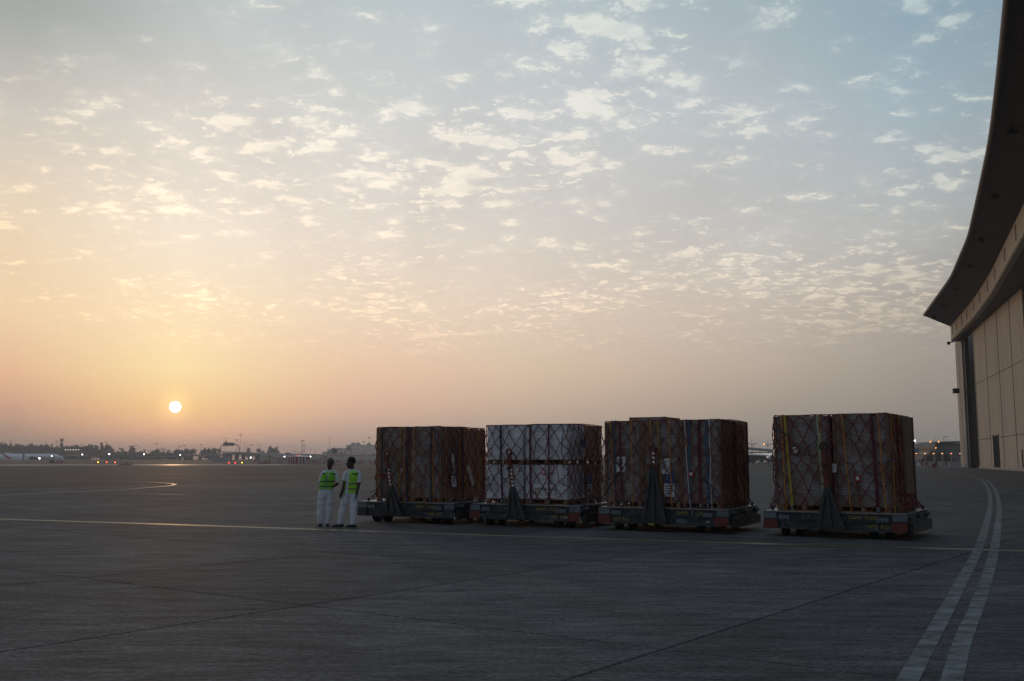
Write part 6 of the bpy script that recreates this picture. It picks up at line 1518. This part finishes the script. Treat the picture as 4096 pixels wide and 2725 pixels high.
def hand(mb, wrist, d, palm_n, side, curl=.6, sc=1.0):
    # wrist point, direction along the hand, palm normal, side=+1/-1 for the thumb
    d = Vector(d).normalized(); pn = Vector(palm_n); pn = (pn - d * pn.dot(d)).normalized(); w = d.cross(pn).normalized() * side
    W_ = Vector(wrist)
    mb.tube([W_, W_ + d * .03 * sc, W_ + d * .09 * sc], [(.026 * sc, .03 * sc), (.018 * sc, .042 * sc), (.016 * sc, .045 * sc)], 10, True, pn)
    for i, (off, ln) in enumerate(((.034, .068), (.012, .078), (-.011, .072), (-.033, .056))):
        b = W_ + d * .085 * sc + w * off * sc; a1 = curl * .5; a2 = curl * 1.2; a3 = curl * 1.7
        p1 = b + (d * math.cos(a1) + pn * math.sin(a1)) * ln * .45 * sc; p2 = p1 + (d * math.cos(a2) + pn * math.sin(a2)) * ln * .33 * sc; p3 = p2 + (d * math.cos(a3) + pn * math.sin(a3)) * ln * .25 * sc
        mb.tube([b - d * .02 * sc, b, p1, p2, p3], [.010 * sc, .0105 * sc, .0095 * sc, .0085 * sc, .006 * sc], 8)
    tb = W_ + d * .03 * sc + w * .035 * sc; t1 = tb + (d * .6 + w * .6 + pn * .3).normalized() * .035 * sc; t2 = t1 + (d * .9 + w * .15 + pn * .4).normalized() * .03 * sc
    mb.tube([W_ + d * .015 * sc + w * .015 * sc, tb, t1, t2], [.014 * sc, .0135 * sc, .011 * sc, .007 * sc], 8)
def collar(e, c, tilt_, m=SHIRT):
    for s in (-1, 1):
        MB().add([(c[0] + s * .012, c[1] - .055, c[2] - .075), (c[0] + s * .05, c[1] - .075, c[2] - .055), (c[0] + s * .085, c[1] - .02, c[2] + .012), (c[0] + s * .07, c[1] + .03, c[2] + .03), (c[0] + s * .052, c[1] + .02, c[2] + .045), (c[0] + s * .052, c[1] - .04, c[2] + .022)],
                 [(0, 1, 2, 5), (2, 3, 4, 5)] if s > 0 else [(5, 2, 1, 0), (5, 4, 3, 2)]).build('collar', m, e)
def shoe(e, p, d, L=.29):
    d = Vector((d[0], d[1], 0)).normalized(); q = Vector(p); mb = MB()
    mb.tube([q - d * .075 + Vector((0, 0, .045)), q - d * .06 + Vector((0, 0, .042)), q + Vector((0, 0, .045)), q + d * .10 + Vector((0, 0, .038)), q + d * (L - .11) + Vector((0, 0, .028)), q + d * (L - .08) + Vector((0, 0, .024))],
            [(.025, .02), (.042, .038), (.045, .042), (.038, .048), (.026, .04), (.012, .018)], 14, True, (0, 0, 1))
    s = mb.build('shoe', SHOE, e); so_ = MB(); n = Vector((-d.y, d.x, 0))
    pts = [q - d * .08 - n * .03, q - d * .08 + n * .03, q + n * .044, q + d * .12 + n * .05, q + d * (L - .09) + n * .025, q + d * (L - .09) - n * .025, q + d * .12 - n * .05, q - n * .044]
    so_.add([(v.x, v.y, .001) for v in pts] + [(v.x, v.y, .018) for v in pts], [tuple(range(8)), tuple(range(8, 16))[::-1]] + [(i, 8 + i, 8 + (i + 1) % 8, (i + 1) % 8) for i in range(8)]); so_.build('sole', BLACK, s)
def band(e, rings, z0, z1, m, arc, fold, seed, off=.006, parent=None):
    # a strip following the vest between two heights
    def at_(z):
        for a, b in zip(rings[:-1], rings[1:]):
            lo, hi = min(a[2], b[2]), max(a[2], b[2])
            if lo <= z <= hi:
                t = (z - a[2]) / (b[2] - a[2]); return [a[i] + (b[i] - a[i]) * t for i in range(5)]
        return list(rings[0])
    rs = []
    for k in range(4):
        z = z0 + (z1 - z0) * k / 3; q = at_(z); rs.append((q[0], q[1], z, q[3] + off, q[4] + off))
    ringloft(mb := MB(), rs, 40, fold, seed, False, arc); return mb.build('reflective_band', m, parent or e)
def densify(rings, k=4):
    out = []
    for a, b in zip(rings[:-1], rings[1:]):
        for i in range(k):
            t = i / k; s = t * t * (3 - 2 * t); out.append(tuple(a[j] + (b[j] - a[j]) * (t if j == 2 else s) for j in range(5)))
    out.append(tuple(rings[-1])); return out

# --- left man: hands behind his back, closed lime vest
P1 = at(1300, 2105.5)
m1 = empty('person', (P1.x, P1.y, 0), 0, 'short-haired man in white uniform and closed lime vest, hands behind his back', 'person', 'men talking beside the cargo')
b = MB()
hc_ = Vector((.10, -.01, 1.61)); M1 = head_mesh(b, hc_, R(-28), R(4), sc=1.1)
b.tube([(.085, .01, 1.36), (.09, .01, 1.46), (.098, .005, 1.56)], [.08, .058, .055], 14)
ringloft(b, densify([(.0, .0, .84, .15, .10), (.02, .0, .95, .145, .10), (.05, .0, 1.15, .15, .10), (.08, .0, 1.33, .17, .10), (.085, .01, 1.42, .13, .08)]), 18)
for s, hx in ((-1, -.09), (1, .09)):
    fx = -.117 if s < 0 else .072
    limb(b, [(hx, 0, .88, .085), (hx * .9 + fx * .1, -.01, .5, .06), (fx, 0, .10, .042)])
limb(b, [(-.075, .01, 1.385, .055), (-.135, .03, 1.12, .045), (-.15, .06, 1.09, .043), (-.02, .15, .98, .03)])
limb(b, [(.25, .01, 1.385, .055), (.30, .04, 1.12, .045), (.29, .07, 1.09, .043), (.10, .16, .97, .03)])
hand(b, (-.02, .15, .98), (.9, .15, -.25), (0, 1, 0), 1, .8); hand(b, (.10, .165, .97), (-.9, .1, -.2), (0, 1, 0), 1, .8)
voxel(b, 'body', SKIN, m1)
hr = MB(); k0 = 0; hr.sphere((0, .02, .042), .092, 20, 12, (.86, 1.06, 1.04)); hr.v = [tuple(M1 @ Vector(v)) for v in hr.v if True]
# keep only the scalp part of the cap
def scalp(mb, M_, keep):
    inv = M_.inverted(); ok = [keep(inv @ Vector(v)) for v in mb.v]; q = MB(); mp = {}
    for i, v in enumerate(mb.v): q.v.append(v)
    for f_, sm_ in zip(mb.f, mb.sm):
        if all(ok[i] for i in f_): q.f.append(f_); q.mi.append(0); q.sm.append(True)
    return q
scalp(hr, M1, lambda p: p.z > .0 + max(0, -p.y) * 1.05).build('hair', HAIRG, m1)
tr1 = MB()
L_leg = [(-.117, .0, .055, .068), (-.118, .0, .10, .078), (-.125, .0, .30, .088), (-.115, -.005, .52, .098), (-.10, 0, .70, .106), (-.085, 0, .86, .108)]
R_leg = [(.066, .0, .055, .070), (.066, .0, .10, .080), (.075, .0, .30, .090), (.095, -.005, .52, .100), (.10, 0, .70, .104), (.095, 0, .86, .108)]
limb(tr1, L_leg, 20, .2, 1); limb(tr1, R_leg, 20, .2, 2); ringloft(tr1, densify([(.0, 0, .74, .155, .10), (.0, 0, .84, .185, .122), (.01, 0, .93, .175, .118), (.02, 0, .99, .165, .11)]), 24, .03)
voxel(tr1, 'trousers', TROU, m1, .009, 1)
sh1 = MB(); ringloft(sh1, densify([(.01, 0, .93, .158, .112), (.03, 0, 1.10, .160, .112), (.06, 0, 1.25, .175, .115), (.08, .0, 1.37, .19, .105), (.086, .008, 1.425, .12, .085), (.088, .008, 1.445, .075, .07)]), 22, .03, 3)
limb(sh1, [(-.03, .01, 1.395, .065), (-.095, .015, 1.33, .066), (-.125, .03, 1.19, .070), (-.135, .035, 1.14, .072)], 16, .06, 4); limb(sh1, [(.20, .01, 1.395, .065), (.265, .02, 1.33, .066), (.285, .035, 1.18, .072), (.292, .045, 1.12, .074)], 16, .06, 5)
voxel(sh1, 'shirt', SHIRT, m1, .009, 1); collar(m1, (.09, -.01, 1.44), 0)
v1 = densify([(.005, -.0, .955, .192, .138), (.012, -.0, 1.05, .18, .135), (.035, -.0, 1.17, .178, .134), (.06, .0, 1.28, .185, .132), (.08, .0, 1.36, .185, .12), (.086, .008, 1.415, .13, .095)], 5)
A1 = (R(-86), R(266)); mb = MB(); ringloft(mb, v1, 44, .035, 6, False, A1); ve = mb.build('vest', VEST, m1)
for z0, z1 in ((1.005, 1.045), (1.13, 1.17)): band(m1, v1, z0, z1, BAND, A1, .035, 6, parent=ve)
for a0, a1, z in ((R(200), R(250), 1.335), (R(-70), R(-20), 1.32)): band(m1, v1, z, z + .04, BAND, (a0, a1), .035, 6, parent=ve)
MB().tube([(.005, -.142, .96), (.02, -.14, 1.1), (.05, -.136, 1.25)], .006, 5).build('zip', SBLK, ve)
MB().box(-.06, .0, -.145, -.133, 1.21, 1.29).build('pocket', VEST, ve)
shoe(m1, (-.117, .03, 0), (-.05, -1), .27); shoe(m1, (.068, .03, 0), (.1, -1), .27)

# --- right man: bearded, black gloves, open vest, turned to the left
P2 = at(1220 + 790 / 4.479, 2107.5)
m2 = empty('person', (P2.x, P2.y, 0), 0, 'bearded man in white uniform, open lime vest and black gloves, turned towards his colleague', 'person', 'men talking beside the cargo')
b = MB(); hc2 = Vector((.01, -.01, 1.63)); M2 = head_mesh(b, hc2, R(-72), R(3), sc=1.1)
b.tube([(.055, .01, 1.38), (.05, .01, 1.47), (.035, .01, 1.57)], [.085, .062, .058], 14)
ringloft(b, densify([(.02, .0, .84, .15, .11), (.03, .0, 1.0, .15, .11), (.05, .0, 1.2, .16, .11), (.06, .0, 1.37, .17, .10), (.055, .01, 1.43, .12, .08)]), 18)
limb(b, [(-.07, 0, .88, .085), (-.16, -.02, .5, .062), (-.235, -.02, .10, .042)]); limb(b, [(.10, 0, .88, .085), (.115, -.02, .5, .062), (.125, -.14, .10, .042)])
limb(b, [(-.10, -.02, 1.38, .055), (-.135, -.05, 1.14, .046), (-.185, -.10, .88, .032)]); limb(b, [(.215, .01, 1.39, .058), (.235, -.02, 1.14, .048), (.195, -.07, .87, .034)])
voxel(b, 'body', SKIN, m2)
g = MB(); hand(g, (-.187, -.103, .875), (-.35, -.2, -.9), (.8, -.3, -.2), -1, .75, 1.12); g.tube([(-.178, -.09, .91), (-.19, -.105, .865)], [.040, .036], 12); voxel(g, 'glove', GLOVE, m2, .005, 1)
g = MB(); hand(g, (.193, -.073, .865), (-.22, -.15, -.95), (-.6, -.6, 0), 1, .45, 1.12); g.tube([(.198, -.068, .90), (.192, -.076, .855)], [.042, .037], 12); voxel(g, 'glove', GLOVE, m2, .005, 1)
hr = MB(); hr.sphere((0, .022, .046), .096, 22, 14, (.87, 1.07, 1.06)); hr.v = [tuple(M2 @ Vector(v)) for v in hr.v]
scalp(hr, M2, lambda p: p.z > -.02 + max(0, -p.y) * 1.0 - (.05 if p.y > .05 else 0)).build('hair', HAIRB, m2)
bd = MB(); bd.sphere((0, -.036, -.078), .052, 16, 12, (1.04, 1.0, .92)); bd.v = [tuple(M2 @ Vector(v)) for v in bd.v]; scalp(bd, M2, lambda p: p.z < -.05 or (p.z < -.02 and abs(p.x) > .04)).build('beard', HAIRB, m2)
t2 = MB(); limb(t2, [(-.225, -.02, .06, .072), (-.225, -.02, .12, .078), (-.195, -.02, .32, .088), (-.16, -.015, .52, .098), (-.11, -.01, .70, .108), (-.06, 0, .86, .112)], 20, .2, 7)
limb(t2, [(.125, -.13, .06, .080), (.125, -.128, .12, .086), (.12, -.085, .32, .092), (.115, -.05, .52, .10), (.11, -.02, .70, .112), (.10, 0, .86, .115)], 20, .2, 8)
ringloft(t2, densify([(.01, 0, .76, .165, .11), (.02, 0, .86, .19, .13), (.03, 0, .95, .18, .125), (.04, 0, 1.02, .168, .115)]), 24, .03); voxel(t2, 'trousers', TROU, m2, .009, 1)
s2 = MB(); ringloft(s2, densify([(.02, 0, .93, .172, .122), (.04, 0, 1.10, .168, .12), (.05, 0, 1.25, .175, .12), (.058, .0, 1.37, .19, .11), (.056, .008, 1.435, .125, .09), (.054, .008, 1.46, .078, .075)]), 22, .03, 9)
limb(s2, [(-.04, 0, 1.40, .065), (-.115, -.03, 1.34, .064), (-.14, -.05, 1.20, .068), (-.150, -.06, 1.16, .070)], 16, .06, 10); limb(s2, [(.16, .01, 1.405, .07), (.225, .0, 1.33, .074), (.245, -.015, 1.18, .078), (.25, -.02, 1.12, .08)], 16, .07, 11)
voxel(s2, 'shirt', SHIRT, m2, .009, 1); collar(m2, (.05, -.012, 1.455), 0)
v2 = densify([(.03, 0, .865, .188, .142), (.035, 0, 1.0, .182, .14), (.045, 0, 1.15, .182, .138), (.052, .0, 1.28, .186, .136), (.058, .0, 1.38, .18, .122), (.056, .008, 1.43, .125, .10)], 5)
A2 = (R(-104), R(228)); mb = MB(); ringloft(mb, v2, 44, .04, 12, False, A2); ve = mb.build('vest', VEST2, m2)
for z0, z1 in ((.945, .985), (1.075, 1.12)): band(m2, v2, z0, z1, BAND2, A2, .04, 12, parent=ve)
for a0, a1, z in ((R(195), R(225), 1.315), (R(-85), R(-25), 1.325)): band(m2, v2, z, z + .04, BAND, (a0, a1), .04, 12, parent=ve)
shoe(m2, (-.215, -.02, 0), (-1, -.18), .31); shoe(m2, (.13, -.13, 0), (-.75, -.55), .30)
